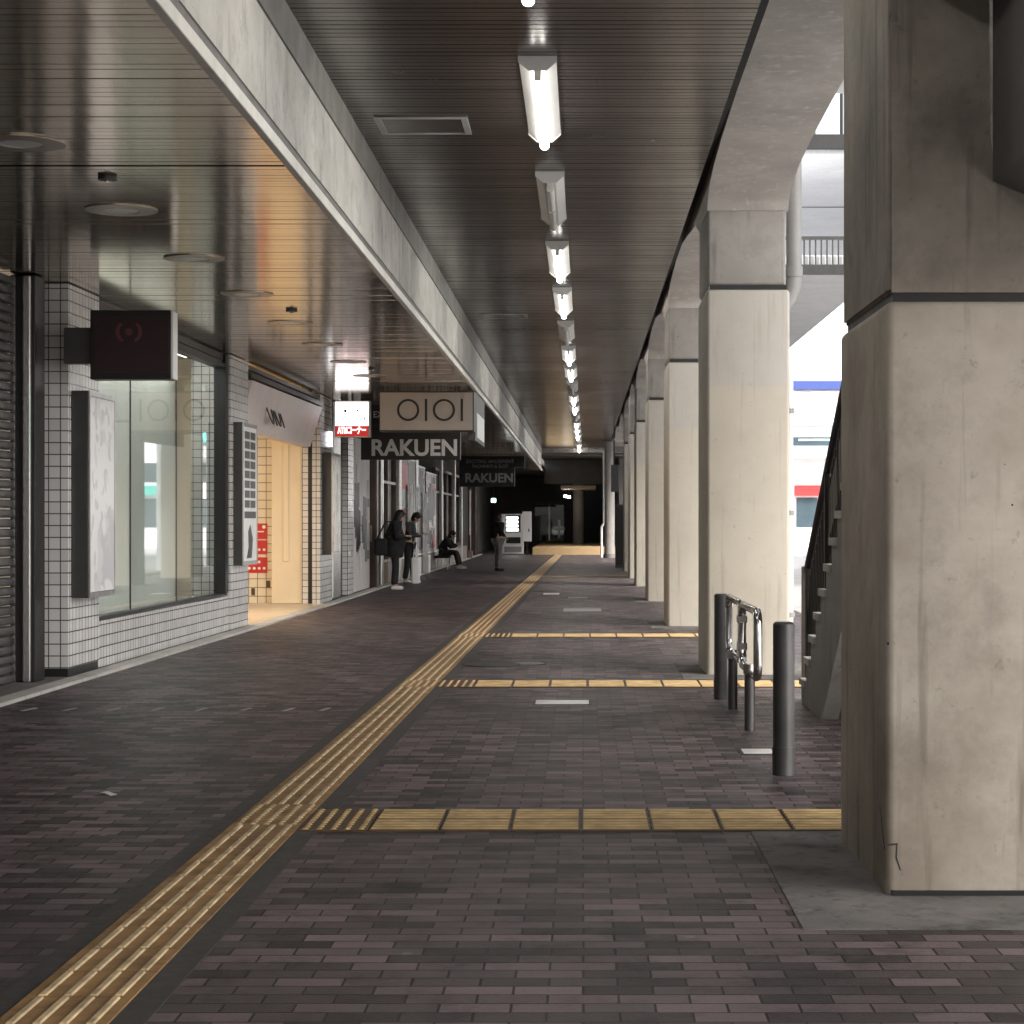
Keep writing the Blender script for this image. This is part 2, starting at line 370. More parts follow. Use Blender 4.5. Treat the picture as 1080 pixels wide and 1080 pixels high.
def facing(loc):                          # sign face looking back along the walkway (-Y)
    return Matrix.Translation(loc) @ Matrix(((1, 0, 0, 0), (0, 0, -1, 0), (0, 1, 0, 0), (0, 0, 0, 1)))
def side_on(loc, tilt=0):                 # sign face looking at the walkway from the shops (+X)
    return Matrix.Translation(loc) @ Matrix(((0, 0, 1, 0), (1, 0, 0, 0), (0, 1, 0, 0), (0, 0, 0, 1))) @ Matrix.Rotation(tilt, 4, 'X')
def X(px, Y): return (px - 615) * Y / 2040.0
def Z(py, Y): return EYE + (549 - py) * Y / 2040.0
ORD = ['first', 'second', 'third', 'fourth', 'fifth', 'sixth', 'seventh', 'eighth', 'ninth', 'tenth', 'eleventh', 'twelfth', 'thirteenth', 'fourteenth', 'fifteenth', 'sixteenth', 'seventeenth', 'eighteenth', 'nineteenth', 'twentieth']

# ------------------------------------------------------------------ the ground
struct(obj('street', bx(B(), -400, 600, -300, 900, -.3, -.14), M['plaza']))
struct(obj('pavement', bx(B(), -9, 3.4, -15, 104, -.2, 0), M['paving']))
struct(obj('kerb', bx(B(), 3.402, 3.58, -12, 104, -.2, .004, .015), M['kerb']))
bm = B(); bx(bm, -4.46, -4.28, 2, 26.2, -.1, .03, .006); bx(bm, -4.46, -4.28, 33.2, 82, -.1, .03, .006)
bx(bm, -4.46, -4.28, 26.2, 33.2, -.1, .025, .004)
struct(obj('shop_kerb', bm, M['kerb'], None, FACADE))
# cement make-up round the pillar feet
PILL = [7.47, 18.15, 26.5, 34.8, 42.6, 48.5, 54.8]
for i, y in enumerate(PILL):
    struct(obj('cement_patch', bx(B(), .78 if i == 0 else .92, 2.3, y - (.62 if i == 0 else .5), y + 1.6, -.05, .004), M['cement']))

# ------------------------------------------------------------------ tactile paths
def pathx(y): return -1.69 + .0065 * (y - 5.75)
PX = lambda v: Vector((v.x + pathx(v.y), v.y, v.z))
T = .33
cross = [9.33, 17.1, 24.3, 50.0]
def in_cross(y): return any(abs(y - c) < T for c in cross)
bm = B(); y = -9.0
e = B(); bx(e, -.09, T + .10, -9, 81.9, -.05, .004)
struct(obj('path_edging', e, M['strip'], None, PX))
while y < 81.7:
    bx(bm, .002, T - .002, y + .003, y + T - .003, -.02, .009); y += T
struct(obj('tactile_path', bm, M['tactile'], None, PX))
bm = B(); y = -9.0
while y < 81.7:
    if in_cross(y + T / 2):
        for i in range(5):
            for j in range(5): cyl(bm, (.034 + i * .0655, y + .034 + j * .0655, .008), (.034 + i * .0655, y + .034 + j * .0655, .0145), .017, 8, .011)
    else:
        for i in range(4):
            x = .05 + i * .077
            prism(bm, [(x - .014, .008), (x + .014, .008), (x + .009, .0145), (x - .009, .0145)], 'y', y + .014, y + T - .014)
    y += T
struct(obj('tactile_bars', bm, M['bar'], None, PX))
for k, c in enumerate(cross):
    x0 = pathx(c) + T + .006; base = B(); top = B(); n = 11 if k else 9
    for r in range(2):
        for i in range(n):
            a = x0 + i * T; b0 = c - T + r * T
            bx(base, a + .003, a + T - .003, b0 + .003, b0 + T - .003, -.02, .009)
            if i == 0:
                for p in range(5):
                    for q in range(5): cyl(top, (a + .034 + p * .0655, b0 + .034 + q * .0655, .008), (a + .034 + p * .0655, b0 + .034 + q * .0655, .0145), .017, 8, .011)
            else:
                for q in range(4):
                    yy = b0 + .05 + q * .077
                    prism(top, [(yy - .019, .008), (yy + .019, .008), (yy + .013, .0145), (yy - .013, .0145)], 'x', a + .012, a + T - .012)
    struct(obj('tactile_crossing', base, M['tactile_shaded']))
    struct(obj('crossing_bars', top, M['bar_cross']))

# ------------------------------------------------------------------ roof: dark slats, bronze soffit, beams
ZC, ZS = 4.55, 3.62
def slats(x0, x1, y0, y1, z, pitch, gap, xf=None):
    bm = B(); y = y0
    while y < y1:
        z2 = z + random.uniform(-.0015, .0015)
        bx(bm, x0, x1, y + gap / 2, min(y1, y + pitch) - gap / 2, z2, z2 + .03); y += pitch
    return bm
ce = thing('slatted_ceiling', (-.35, 0, ZC), 'dark ribbed metal ceiling over the middle of the walkway carrying the strip lights', 'ceiling')
obj('slat_panel', slats(-1.785, 1.06, -4, 83, ZC, .1, .012), M['ceil'], ce)
obj('backing_board', bx(B(), -1.785, 1.06, -4, 83, ZC + .045, ZC + .25), M['void'], ce)
ce = thing('slatted_ceiling', (-3.5, 0, ZS), 'lower glossy bronze ribbed soffit in front of the shops mirroring their lights', 'ceiling')
bm = slats(-9, -1.802, -14, 11.8, ZS, .1, .006); s2 = slats(-9, -1.802, 11.86, 83, ZS, .1, .006)
obj('slat_panel', bm, M['soffit'], ce); obj('slat_panel', s2, M['soffit'], ce)
obj('backing_board', bx(B(), -9, -1.802, -14, 104, ZS + .045, ZS + .3), M['void'], ce)
be = thing('concrete_beam', (-1.85, 0, ZS), 'long pale concrete beam between the bronze soffit and the dark ceiling', 'beam')
obj('beam_face', bx(B(), -2.1, -1.79, -14, 83, 3.76, 4.30), M['beam'], be)
obj('groove', bx(B(), -2.1, -1.80, -14, 83, 3.66, 3.76), M['ledge'], be)
obj('lip', bx(B(), -1.80, -1.752, -14, 83, 3.585, 3.66, .006), M['lip'], be)
obj('ledge', bx(B(), -2.1, -1.775, -14, 83, 4.30, 4.60), M['ledge'], be)
# right-hand girder with haunches at every pillar
def girder_poly():
    ys = [-3, PILL[0]] + PILL[1:] + [76]
    pts = [(-3, 6.0), (-3, 4.72)]
    stops = PILL + [62.5, 70]
    low = []
    for i, y in enumerate(stops):
        n = stops[i + 1] if i + 1 < len(stops) else 76
        low.append((y, 4.36)) if i else low.append((y, 4.72))
        yb = y + 1.35
        sp = n - yb
        if i: low += [(yb, 4.36), (yb + .25 * sp * .3, 4.5), (yb + .3 * sp, 4.63)]
        low.append((yb + .5 * sp, 4.72))
        for t, z in ((.66, 4.70), (.8, 4.67), (.9, 4.62), (.96, 4.545), (.985, 4.475), (.995, 4.415)): low.append((yb + t * sp, z))
    low.append((76, 4.36))
    return pts + low + [(76, 6.0)]
gi = thing('concrete_girder', (1.55, 0, 4.5), 'weathered concrete arched girder running over the pillars beside the street', 'girder')
obj('arch_body', prism(B(), girder_poly(), 'x', 1.165, 1.925), M['arch'], gi, None, True)
obj('gap_shade_strip', bx(B(), 1.062, 1.163, -3, 83, 4.70, 5.2), M['void'], gi)  # black strip in place of the shaded open gap between ceiling and girder
obj('roof_slab', bx(B(), -2.2, 1.93, -3, 84, 6.002, 6.3), M['neck'], gi)

# ------------------------------------------------------------------ pillars
def pillar_label(i):
    return ['', 'cream painted square pillar right behind the handrail barrier', 'second cream square pillar beyond the handrail barrier', 'cream square pillar, third in line behind the barrier',
            'cream square pillar, fourth in line behind the barrier', 'cream square pillar, fifth in line behind the barrier', 'slim looking cream square pillar, last before the dark wall cabinet'][i]
p0 = thing('concrete_pillar', (1.55, 7.47, 0), 'massive stained bare concrete pillar filling the right side, closest to the viewer', 'pillar', 'square concrete pillars along the street side')
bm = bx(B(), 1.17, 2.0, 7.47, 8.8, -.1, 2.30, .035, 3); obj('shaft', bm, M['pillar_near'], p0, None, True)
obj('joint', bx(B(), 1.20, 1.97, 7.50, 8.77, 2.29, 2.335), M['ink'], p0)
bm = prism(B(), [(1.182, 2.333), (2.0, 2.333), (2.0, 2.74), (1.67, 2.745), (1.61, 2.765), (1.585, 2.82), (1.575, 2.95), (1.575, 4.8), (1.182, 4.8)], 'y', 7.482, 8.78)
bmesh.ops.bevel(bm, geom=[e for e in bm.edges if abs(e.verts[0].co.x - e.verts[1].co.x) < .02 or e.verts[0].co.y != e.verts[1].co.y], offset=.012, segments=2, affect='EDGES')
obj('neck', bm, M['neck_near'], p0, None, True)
bm = B()
for pts in ([(1.176, .20), (1.215, .205), (1.212, .15), (1.228, .10), (1.222, .10), (1.206, .148), (1.209, .198), (1.176, .193)],): prism(bm, pts, 'y', 7.4685, 7.473)
prism(bm, [(7.62, .33), (7.625, .335), (7.55, .22), (7.50, .17), (7.498, .178), (7.545, .23)], 'x', 1.1685, 1.173)
obj('crack', bm, M['ink'], p0)
obj('base_gap', bx(B(), 1.19, 1.98, 7.452, 8.785, -.02, .022), M['void'], p0)
p1 = thing('concrete_pillar', (1.55, PILL[1], 0), pillar_label(1), 'pillar', 'square concrete pillars along the street side')
y = PILL[1]
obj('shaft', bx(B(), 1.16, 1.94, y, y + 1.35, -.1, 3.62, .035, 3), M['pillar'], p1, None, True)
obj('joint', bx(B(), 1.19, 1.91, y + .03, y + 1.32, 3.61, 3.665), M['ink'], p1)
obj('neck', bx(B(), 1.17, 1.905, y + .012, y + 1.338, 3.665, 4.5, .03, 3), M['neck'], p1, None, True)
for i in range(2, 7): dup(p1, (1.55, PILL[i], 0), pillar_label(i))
def round_col(x, y, r, z1, label):
    t = thing('round_column', (x, y, 0), label, 'column')
    obj('shaft', cyl(B(), (x, y, -.1), (x, y, z1), r, 32), M['neck'], t, None, True)
    obj('base_ring', cyl(B(), (x, y, -.1), (x, y, .16), r * 1.12, 32), M['ledge'], t, None, True)
    return t
round_col(1.02, 75.0, .2, 4.5, 'pale round column at the far end of the pillar row')
round_col(-.23, 95, .27, 3.4, 'pale round column standing on the far platform under warm light')

# low deck over the street side close by, the stair reaching it
dk = thing('walkway_deck', (2.5, 2, 2.7), 'dark concrete deck joining the near pillar from the right at head height, unseen slab extended for shade', 'deck')
obj('edge_beam', prism(B(), [(1.58, 2.76), (2.2, 2.5), (2.2, 3.618), (1.58, 3.618)], 'y', .5, 7.46), M['hallwall'], dk)
obj('deck_slab', bx(B(), 1.1, 6.5, .5, 7.46, 3.62, 3.80), M['hallwall'], dk)  # out of view, extended over the near pillar to shade its top
obj('deck_slab', bx(B(), 2.02, 6.5, 7.465, 10.3, 4.002, 4.2), M['hallwall'], dk)
# ------------------------------------------------------------------ stair
st = thing('concrete_stair', (1.8, 13, 0), 'concrete stair rising towards the viewer behind the near pillar', 'stairs')
N = 21; rise = 3.95 / N; run = .31; YF = 15.4
top = [(YF, -.1)]
for i in range(N):
    top += [(YF - i * run, (i + 1) * rise), (YF - (i + 1) * run, (i + 1) * rise)]
ye = YF - N * run
under = [(ye, 3.95 - .5), (YF - 1.15, -.1)]
obj('flank', prism(B(), top + under, 'x', 1.74, 1.86), M['neck'], st)
obj('flight', prism(B(), [(a + .001, b - .002) for a, b in top] + under, 'x', 1.862, 3.3), M['cement'], st)
bm = B()
for i in range(N): bx(bm, 1.722, 1.90, YF - (i + 1) * run, YF - i * run + .035, (i + 1) * rise - .04, (i + 1) * rise + .012)
obj('nosing', bm, M['kerb'], st)
bm = B()
for i in range(0, N + 1, 4):
    yy, zz = YF - i * run, i * rise; cyl(bm, (1.80, yy, zz), (1.80, yy, zz + 1.05), .035, 10)
tube(bm, [(1.80, YF + .05, 1.05), (1.80, ye, 3.95 + 1.0)], .04, 10); tube(bm, [(1.80, YF, .3), (1.80, ye, 4.2)], .025, 8)
bx(bm, 1.77, 1.83, YF - .05, YF + .3, .0, 1.08, .01)
obj('railing', bm, M['black'], st)
bm = B()
for i in range(N * 3):
    yy, zz = YF - i * run / 3, i * rise / 3; cyl(bm, (1.80, yy, zz + .28), (1.80, yy - .12, zz + 1.02), .014, 6)
for i in range(2, 8): prism(bm, [(YF - i * run * 2, i * rise * 2 + .5), (YF - (i + 1) * run * 2 + .1, (i + 1) * rise * 2 + .44), (YF - (i + 1) * run * 2 + .1, (i + 1) * rise * 2 + .8), (YF - i * run * 2, i * rise * 2 + .86)], 'x', 1.79, 1.81)
obj('baluster_panel', bm, M['black'], st)

# ------------------------------------------------------------------ downpipe on the girder
dp = thing('downpipe', (2.02, 18.6, 3), 'grey rainwater pipe hanging beside the cream pillar', 'pipe')
yy = 18.9
obj('pipe', tube(B(), [(2.06, yy, 5.2), (2.06, yy, 3.85), (2.05, yy, 3.72), (2.0, yy, 3.60), (1.93, yy, 3.53)], .075, 14), M['pipe'], dp, None, True)
obj('coupling', cyl(B(), (2.06, yy, 3.83), (2.06, yy, 3.93), .087, 16), M['pipe'], dp, None, True)
dp = thing('downpipe', (X(839, 19.6), 19.6, 0), 'slim white pipe standing against the street edge of the cream pillar', 'pipe')
xp = 2.03
obj('pipe', cyl(B(), (xp, 19.0, -.1), (xp, 19.0, 3.0), .035, 12), M['silver'], dp, None, True)
bm = B()
for z in (.5, 1.5, 2.5): cyl(bm, (xp, 19.0, z), (xp, 19.0, z + .05), .05, 12)
obj('bracket', bm, M['pipe'], dp)

# ------------------------------------------------------------------ ceiling lights
def light(on):
    t = thing('strip_light', (0, 0, 0), 'strip light', 'ceiling light', 'strip lights along the ceiling')
    L = 2.42
    prof = [(-.125, 0), (.125, 0), (.125, -.03), (.05, -.095), (-.05, -.095), (-.125, -.03)]
    obj('housing', prism(B(), prof, 'y', 0, L), M['housing'], t)
    bm = B()
    for yy in (-.012, L + .002): prism(bm, [(-.13, .0), (.13, .0), (.13, -.04), (.06, -.10), (-.06, -.10), (-.13, -.04)], 'y', yy, yy + .01)
    obj('end_cap', bm, M['silver'], t)
    bm = B()
    for yy in (.02, L / 2 - .03, L / 2 + .01, L - .04): bx(bm, -.025, .025, yy, yy + .02, -.16, -.095)
    obj('lamp_holder', bm, M['housing'], t)
    for a in (.04, L / 2 + .03):
        obj('tube', cyl(B(), (0, a, -.14), (0, a + L / 2 - .07, -.135), .036, 14), M['tube_on'] if on else M['tube_off'], t, None, True)
    return t
lon, loff = light(True), light(False)
ys = [4.36, 8.63] + [8.63 + 4.27 * k for k in range(1, 18)]
state = [1, 1, 1, 0, 1, 1, 0, 1, 1, 0, 1, 1, 0, 1, 1, 1, 0, 1, 1]
used = {0: False, 1: False}
vis = 0
for i, y in enumerate(ys):
    s = state[i]; src = lon if s else loff; l0 = (-.33 + .002 * y, y, ZC - .003)
    if i == 0: lab = 'burning strip light overhead, out ahead of all the others towards the viewer'
    else: lab = ('burning' if s else 'dead unlit') + ' strip light, %s along the ceiling from the top of the picture' % ORD[i - 1]
    if not used[s]: src.location = l0; src['label'] = lab; used[s] = True
    else: dup(src, l0, lab)
# hatches
for k, (x, y, wd, ln) in enumerate([(-1.25, 14.85, .72, .62), (-1.2, 29.0, .72, .6)]):
    h = thing('ceiling_hatch', (x, y, ZC), ['rectangular access hatch in the dark ceiling left of the first strip light', 'smaller looking access hatch further along the dark ceiling'][k], 'hatch', 'ceiling hatches')
    bm = B(); a, b_ = x - wd / 2, x + wd / 2
    for q in ((a, b_, y, y + .03), (a, b_, y + ln - .03, y + ln), (a, a + .05, y + .03, y + ln - .03), (b_ - .05, b_, y + .03, y + ln - .03)): bx(bm, q[0], q[1], q[2], q[3], ZC - .014, ZC - .002)
    obj('hatch_frame', bm, M['pipe'], h); obj('hatch_lid', bx(B(), a + .052, b_ - .052, y + .032, y + ln - .032, ZC - .007, ZC - .003), M['ceil'], h)
# unlit downlights in the soffit
def ringmesh(r0, r1, z0, z1, seg=36):
    bm = B(); V = [[bm.verts.new((r * math.cos(2 * math.pi * k / seg), r * math.sin(2 * math.pi * k / seg), z)) for k in range(seg)] for r, z in ((r0, z1), (r0, z0), (r1, z0 + .004), (r1, z1))]
    for a in range(4):
        A, C = V[a], V[(a + 1) % 4]
        for k in range(seg): bm.faces.new((A[k], A[(k + 1) % seg], C[(k + 1) % seg], C[k]))
    return bm
d0 = None
for i, y in enumerate([8.7, 11.1, 13.5, 16.0, 18.5, 21.2, 23.8, 26.4, 29.0]):
    lab = 'round unlit downlight in the bronze soffit, %s in the row' % ORD[i]
    loc = (-3.23 + .004 * i, y, ZS - .002)
    if d0 is None:
        d0 = thing('downlight', loc, lab, 'downlight', 'round downlights in the soffit')
        o = obj('ring', ringmesh(.125, .25, -.010, 0), M['bronze_ring'], None, None, True); o.parent = d0
        o = obj('lens', cyl(B(), (0, 0, -.006), (0, 0, -.001), .122, 28), M['silver']); o.parent = d0
    else: dup(d0, loc, lab)
s0 = None
for i, y in enumerate([12.2, 19.9, 27.6]):
    lab = 'small dark sprinkler rose in the soffit, %s from the top' % ORD[i]; loc = (-3.0, y, ZS - .002)
    if s0 is None:
        s0 = thing('sprinkler', loc, lab, 'sprinkler', 'sprinklers in the soffit')
        o = obj('rose', cyl(B(), (0, 0, -.02), (0, 0, 0), .06, 20), M['dkgrey']); o.parent = s0
        o = obj('nozzle', cyl(B(), (0, 0, -.035), (0, 0, -.02), .02, 12), M['chrome']); o.parent = s0
    else: dup(s0, loc, lab)

# ------------------------------------------------------------------ shuttered shop (at the picture's left edge)
WX = -4.48                                   # wall plane of the shop line at Y = 32
sh = thing('shuttered_shop', (fx(-4.9, 14), 14, 0), 'dark shop closed by a ribbed roller shutter at the left edge', 'shop')
obj('wall', bx(B(), -9, -5.3, -14, 17.6, 0, 3.61), M['hallwall'], sh, FACADE)
bm = B()
for i in range(42): bx(bm, -4.88 if i % 2 else -4.87, -4.775, -14, 16.99, .03 + i * .085, .03 + i * .085 + .072, .02, 2)
obj('shutter', bm, M['shutter'], sh, FACADE)
obj('guide_column', bx(B(), -4.82, -4.60, 17.0, 17.3, .03, 3.61, .01), M['black'], sh, FACADE)
bm = B(); bx(bm, -4.70, -4.63, 16.965, 16.998, .03, 3.60, .012); bx(bm, -4.80, -4.77, 16.98, 16.998, .03, 3.60)
obj('steel_edge', bm, M['steel'], sh, FACADE)
obj('sill', bx(B(), -5.3, -4.462, 2, 17.6, 0, .028), M['cement'], sh, FACADE)

# ------------------------------------------------------------------ department store front
ds = thing('department_store', (fx(WX, 25), 25, 0), 'white tiled shop front with a big glass window and a warm lit entrance', 'shop')
obj('tile_pier', bx(B(), -4.98, WX, 17.62, 18.68, .1, 3.61, .004), M['tile'], ds, FACADE)
obj('pier_base', bx(B(), -4.98, WX - .012, 17.64, 18.68, .0, .1), M['ink'], ds, FACADE)
obj('tile_sill', bx(B(), -5.3, WX - .03, 18.682, 25.15, .02, .47, .004), M['tile'], ds, FACADE)
wn = obj('window', bx(B(), -4.66, WX - .045, 18.69, 25.15, .472, .51), M['black'], ds, FACADE)
bm = B(); bx(bm, -4.66, WX - .03, 24.95, 25.14, .512, 3.6); bx(bm, -4.66, WX - .05, 18.69, 18.74, .512, 3.6)
bx(bm, -4.66, WX - .035, 18.745, 24.94, 3.42, 3.47); bx(bm, -4.7, WX - .06, 18.745, 24.94, 3.52, 3.60)
obj('frame', bm, M['black'], wn, FACADE)
obj('pane', bx(B(), -4.60, -4.59, 18.745, 24.945, .512, 3.415), M['pane'], wn, FACADE)
bm = B()
for y in (20.35, 22.5): bx(bm, -4.603, -4.587, y - .006, y + .006, .512, 3.415)
obj('joint', bm, M['dkgrey'], wn, FACADE)
obj('screen', bx(B(), -5.22, -5.2, 18.70, 25.1, .45, 3.6), M['curtain'], ds, FACADE)
obj('header', bx(B(), -4.75, WX - .07, 18.745, 24.94, 3.475, 3.515), M['dkgrey'], ds, FACADE)
dl = thing('display_fill_lamp', (fx(-4.9, 22), 22, 3.5), 'added strip lamp brightening the frosted screen inside the big shop window', 'lamp')  # lamp added to brighten the window screen and its reflection in the soffit
obj('lamp_glass', bx(B(), -5.0, -4.92, 19.0, 24.8, 3.54, 3.57), M['glow_fill'], dl, FACADE)
obj('lamp_tray', bx(B(), -5.03, -4.89, 18.9, 24.9, 3.571, 3.60), M['housing'], dl, FACADE)
da = bpy.data.lights.new('display_fill_glow', 'AREA'); da.shape = 'RECTANGLE'; da.size = .07; da.size_y = 5.6; da.energy = 9; da.color = (1, .99, .93)  # extra light for the added window lamp
do_ = bpy.data.objects.new('display_fill_glow', da); COL.objects.link(do_); do_.parent = dl; do_.location = (fx(-4.96, 22) - fx(-4.9, 22), 0, .03)
# second pier
obj('tile_pier', bx(B(), -5.0, WX, 25.17, 26.35, .03, 3.61, .004), M['tile'], ds, FACADE)
# entrance recess
obj('recess_floor', bx(B(), -9, WX + .02, 26.37, 33.2, -.05, .032), M['cream_floor'], ds, FACADE)
obj('recess_wall', bx(B(), -9, -4.62, 33.21, 33.6, .033, 3.61), M['tile_warm'], ds, FACADE)
obj('cream_column', bx(B(), -5.32, -4.80, 33.02, 33.208, .034, 3.61, .01), M['cream'], ds, FACADE)
obj('column_flute', bx(B(), -5.12, -5.02, 32.99, 33.018, .75, 3.61, .008), M['cream'], ds, FACADE)
obj('rear_wall', bx(B(), -9.2, -9.0, 25.2, 33.6, .0, 3.61), M['cream'], ds, FACADE)
obj('side_wall', bx(B(), -9, -5.02, 25.9, 26.35, .033, 3.61), M['cream'], ds, FACADE)
bm = prism(B(), [(-4.42, 3.36), (-4.62, 2.70), (-4.80, 2.70), (-4.80, 3.36)], 'y', 26.37, 32.75)
fa = obj('fascia', bm, M['fascia'], ds, FACADE)
obj('fascia_rail', bx(B(), -4.75, -4.44, 26.37, 33.0, 3.40, 3.47), M['dkgrey'], ds, FACADE)
obj('fascia_rail', bx(B(), -4.62, -4.50, 26.37, 33.0, 3.52, 3.58), M['black'], ds, FACADE)
tilt = -math.atan2(.2, .66)
def rings_text(parent, mtx, h, mat, th, name='lettering'):
    """round letter, bar, round letter, bar"""
    bm = B(); r = h / 2
    for k in (0, 1):
        cx = -1.15 * h + k * 1.62 * h
        V = [[bm.verts.new(mtx @ Vector((cx + rr * math.cos(a * math.pi / 24), rr * math.sin(a * math.pi / 24), z))) for a in range(48)] for rr, z in ((r - th, 0), (r - th, .015), (r, .015), (r, 0))]
        for i in range(4):
            A, C = V[i], V[(i + 1) % 4]
            for a in range(48): bm.faces.new((A[a], A[(a + 1) % 48], C[(a + 1) % 48], C[a]))
        xb = cx + .81 * h
        g = bmesh.ops.create_cube(bm, size=1)
        for v in g['verts']: v.co = mtx @ Vector((xb + v.co.x * th, v.co.y * h, .0075 + v.co.z * .0152))
    return obj(name, bm, mat, parent)
mt = side_on((fx(-4.516, 28.6), 28.6, 3.045), tilt)
rings_text(fa, mt, .42, M['ink'], .055)
# third pier
obj('tile_pier', bx(B(), -4.795, -4.69, 32.98, 33.19, .034, 3.61), M['tile'], ds, FACADE)
obj('corner_strip', bx(B(), -4.688, -4.62, 32.97, 33.3, .034, 3.61), M['ink'], ds, FACADE)
obj('tile_pier', bx(B(), -4.618, WX, 32.96, 34.5, .03, 3.61, .004), M['tile'], ds, FACADE)
# store side wall behind / steel bay / fourth pier
obj('steel_column', bx(B(), -4.75, WX - .03, 34.95, 36.0, .03, 3.61, .02), M['steel'], ds, FACADE)
obj('dark_panel', bx(B(), -4.9, WX - .12, 34.5, 37.0, .03, 3.61), M['dkgrey'], ds, FACADE)
obj('tile_pier', bx(B(), -4.8, WX, 36.9, 37.75, .03, 3.61, .004), M['tile'], ds, FACADE)

rl = thing('recess_lamp', (fx(-5.7, 30), 30, 3.6), 'warm ceiling lamp inside the shop entrance recess', 'lamp')
obj('lamp_ring', bx(B(), -6.9, -4.9, 28.6, 28.85, 3.57, 3.612), M['housing'], rl, FACADE)
obj('lamp_glass', bx(B(), -6.88, -4.92, 28.62, 28.83, 3.56, 3.569), M['glow'], rl, FACADE)
al = bpy.data.lights.new('recess_glow', 'AREA'); al.shape = 'RECTANGLE'; al.size = 1.9; al.size_y = .2; al.energy = 42; al.color = (1, .84, .64)
ao = bpy.data.objects.new('recess_glow', al); COL.objects.link(ao); ao.location = (fx(-5.9, 28.7) - fx(-5.7, 30), -1.27, -.05); ao.parent = rl

# poster light boxes on the piers
def poster_box(y0, y1, z0, z1, mat, label, proud=.16, bars=None):
    t = thing('poster_case', (fx(WX, y0), y0, z0), label, 'poster case', 'poster cases on the tiled piers')
    obj('case', bx(B(), WX + .002, WX + proud, y0, y1, z0, z1, .008), M['dkgrey'], t, FACADE)
    p = obj('poster', bx(B(), WX + proud + .001, WX + proud + .008, y0 + .03, y1 - .03, z0 + .05, z1 - .05), mat, t, FACADE)
    bm = B()
    for a, b_, c, d in ((y0, y1, z0, z0 + .045), (y0, y1, z1 - .045, z1), (y0, y0 + .025, z0 + .046, z1 - .046), (y1 - .025, y1, z0 + .046, z1 - .046)): bx(bm, WX + proud + .001, WX + proud + .014, a, b_, c, d)
    obj('trim', bm, M['steel'], t, FACADE)
    return t, p
poster_box(17.70, 18.62, .74, 2.64, M['poster1'], 'pale poster in a grey wall case on the tiled pier beside the big window')
t, p = poster_box(25.30, 26.30, .86, 2.74, M['paper'], 'floor guide in a wall case with rows of small dark pictures', .12)
bm = B()
for i in range(8):
    for j in range(2): bx(bm, WX + .129, WX + .132, 25.42 + j * .4, 25.42 + j * .4 + .34, 1.62 + i * .13, 1.62 + i * .13 + .098)
bx(bm, WX + .129, WX + .132, 25.40, 26.2, 1.48, 1.57)
prism(bm, [(25.55, .95), (25.9, .95), (25.98, 1.2), (25.8, 1.4), (25.66, 1.3), (25.7, 1.1)], 'x', WX + .129, WX + .132)
obj('printed_pictures', bm, M['dkgrey'], p, FACADE)
poster_box(33.2, 34.4, .86, 2.62, M['poster3'], 'beige poster in a wall case on the pier past the lit entrance')

# red notices on the recess wall
for k, (z0, z1, rows, lab) in enumerate([(1.13, 1.40, 1, 'upper red notice with one white line on the cream tiles of the entrance'), (.87, 1.11, 1, 'middle red notice with white dots on the cream tiles of the entrance'), (.55, .82, 2, 'lowest red notice with two rows of white dots in the entrance')]):
    x0, x1 = X(258 if k else 268, 33.2), X(282, 33.2)
    t = thing('red_notice', (x1, 33.2, z0), lab, 'notice', 'red notices in the entrance')
    obj('board', bx(B(), x0, x1, 33.20, 33.214, z0, z1), M['red'], t)
    bm = B()
    if k == 0:
        bx(bm, x0 + .02, x1 - .06, 33.195, 33.199, z0 + .12, z0 + .14); cyl(bm, (x1 - .06, 33.195, z1 - .06), (x1 - .06, 33.199, z1 - .06), .03, 16)
    else:
        for r in range(rows):
            for c in range(4 if r == 0 else 3): cyl(bm, (x0 + .08 + c * .085, 33.195, z0 + .08 + r * .11), (x0 + .08 + c * .085, 33.199, z0 + .08 + r * .11), .024, 14)
    obj('white_print', bm, M['paper'], t)
# small outlet plates
for k, px in enumerate((283, 267)):
    tag(obj('outlet_plate', bx(B(), X(px - 2, 33.2), X(px + 2, 33.2), 33.19, 33.209, .30 - .13 * k, .42 - .13 * k, .004), M['brown']), ['small brown outlet plate low on the cream tiles beside the column', 'small brown outlet plate nearer the floor under the red notices'][k], 'outlet', 'outlet plates')

# dark blade sign with the ring emblem
Y0 = 17.4
bs = thing('blade_sign', (X(138, Y0), Y0, 2.7), 'square dark maroon sign with a ring emblem sticking out from the tiled pier', 'sign')
obj('box', bx(B(), X(95, Y0), X(180, Y0), Y0, Y0 + .2, Z(400, Y0), Z(327, Y0), .006), M['black'], bs)
obj('face', bx(B(), X(100, Y0), X(178, Y0), Y0 - .006, Y0 - .001, Z(393, Y0), Z(333, Y0)), M['maroon'], bs)
obj('edge', bx(B(), X(180, Y0) + .001, X(180, Y0) + .018, Y0 + .02, Y0 + .21, Z(399, Y0), Z(328, Y0)), M['silver'], bs)
obj('bracket', bx(B(), X(72, Y0) - .05, X(95, Y0) - .001, Y0 + .04, Y0 + .16, Z(383, Y0), Z(345, Y0)), M['dkgrey'], bs)
bm = B(); cx, cz = X(136, Y0), Z(350, Y0)
for sgn in (-1, 1):
    a0, a1 = -58, 50
    pts = []
    for i in range(13): a = R(a0 + (a1 - a0) * i / 12); pts.append((cx + sgn * .118 * math.cos(a), cz + .105 * math.sin(a)))
    for i in range(12, -1, -1): a = R(a0 + (a1 - a0) * i / 12); pts.append((cx + sgn * .088 * math.cos(a), cz + .085 * math.sin(a)))
    prism(bm, pts, 'y', Y0 - .012, Y0 - .007)
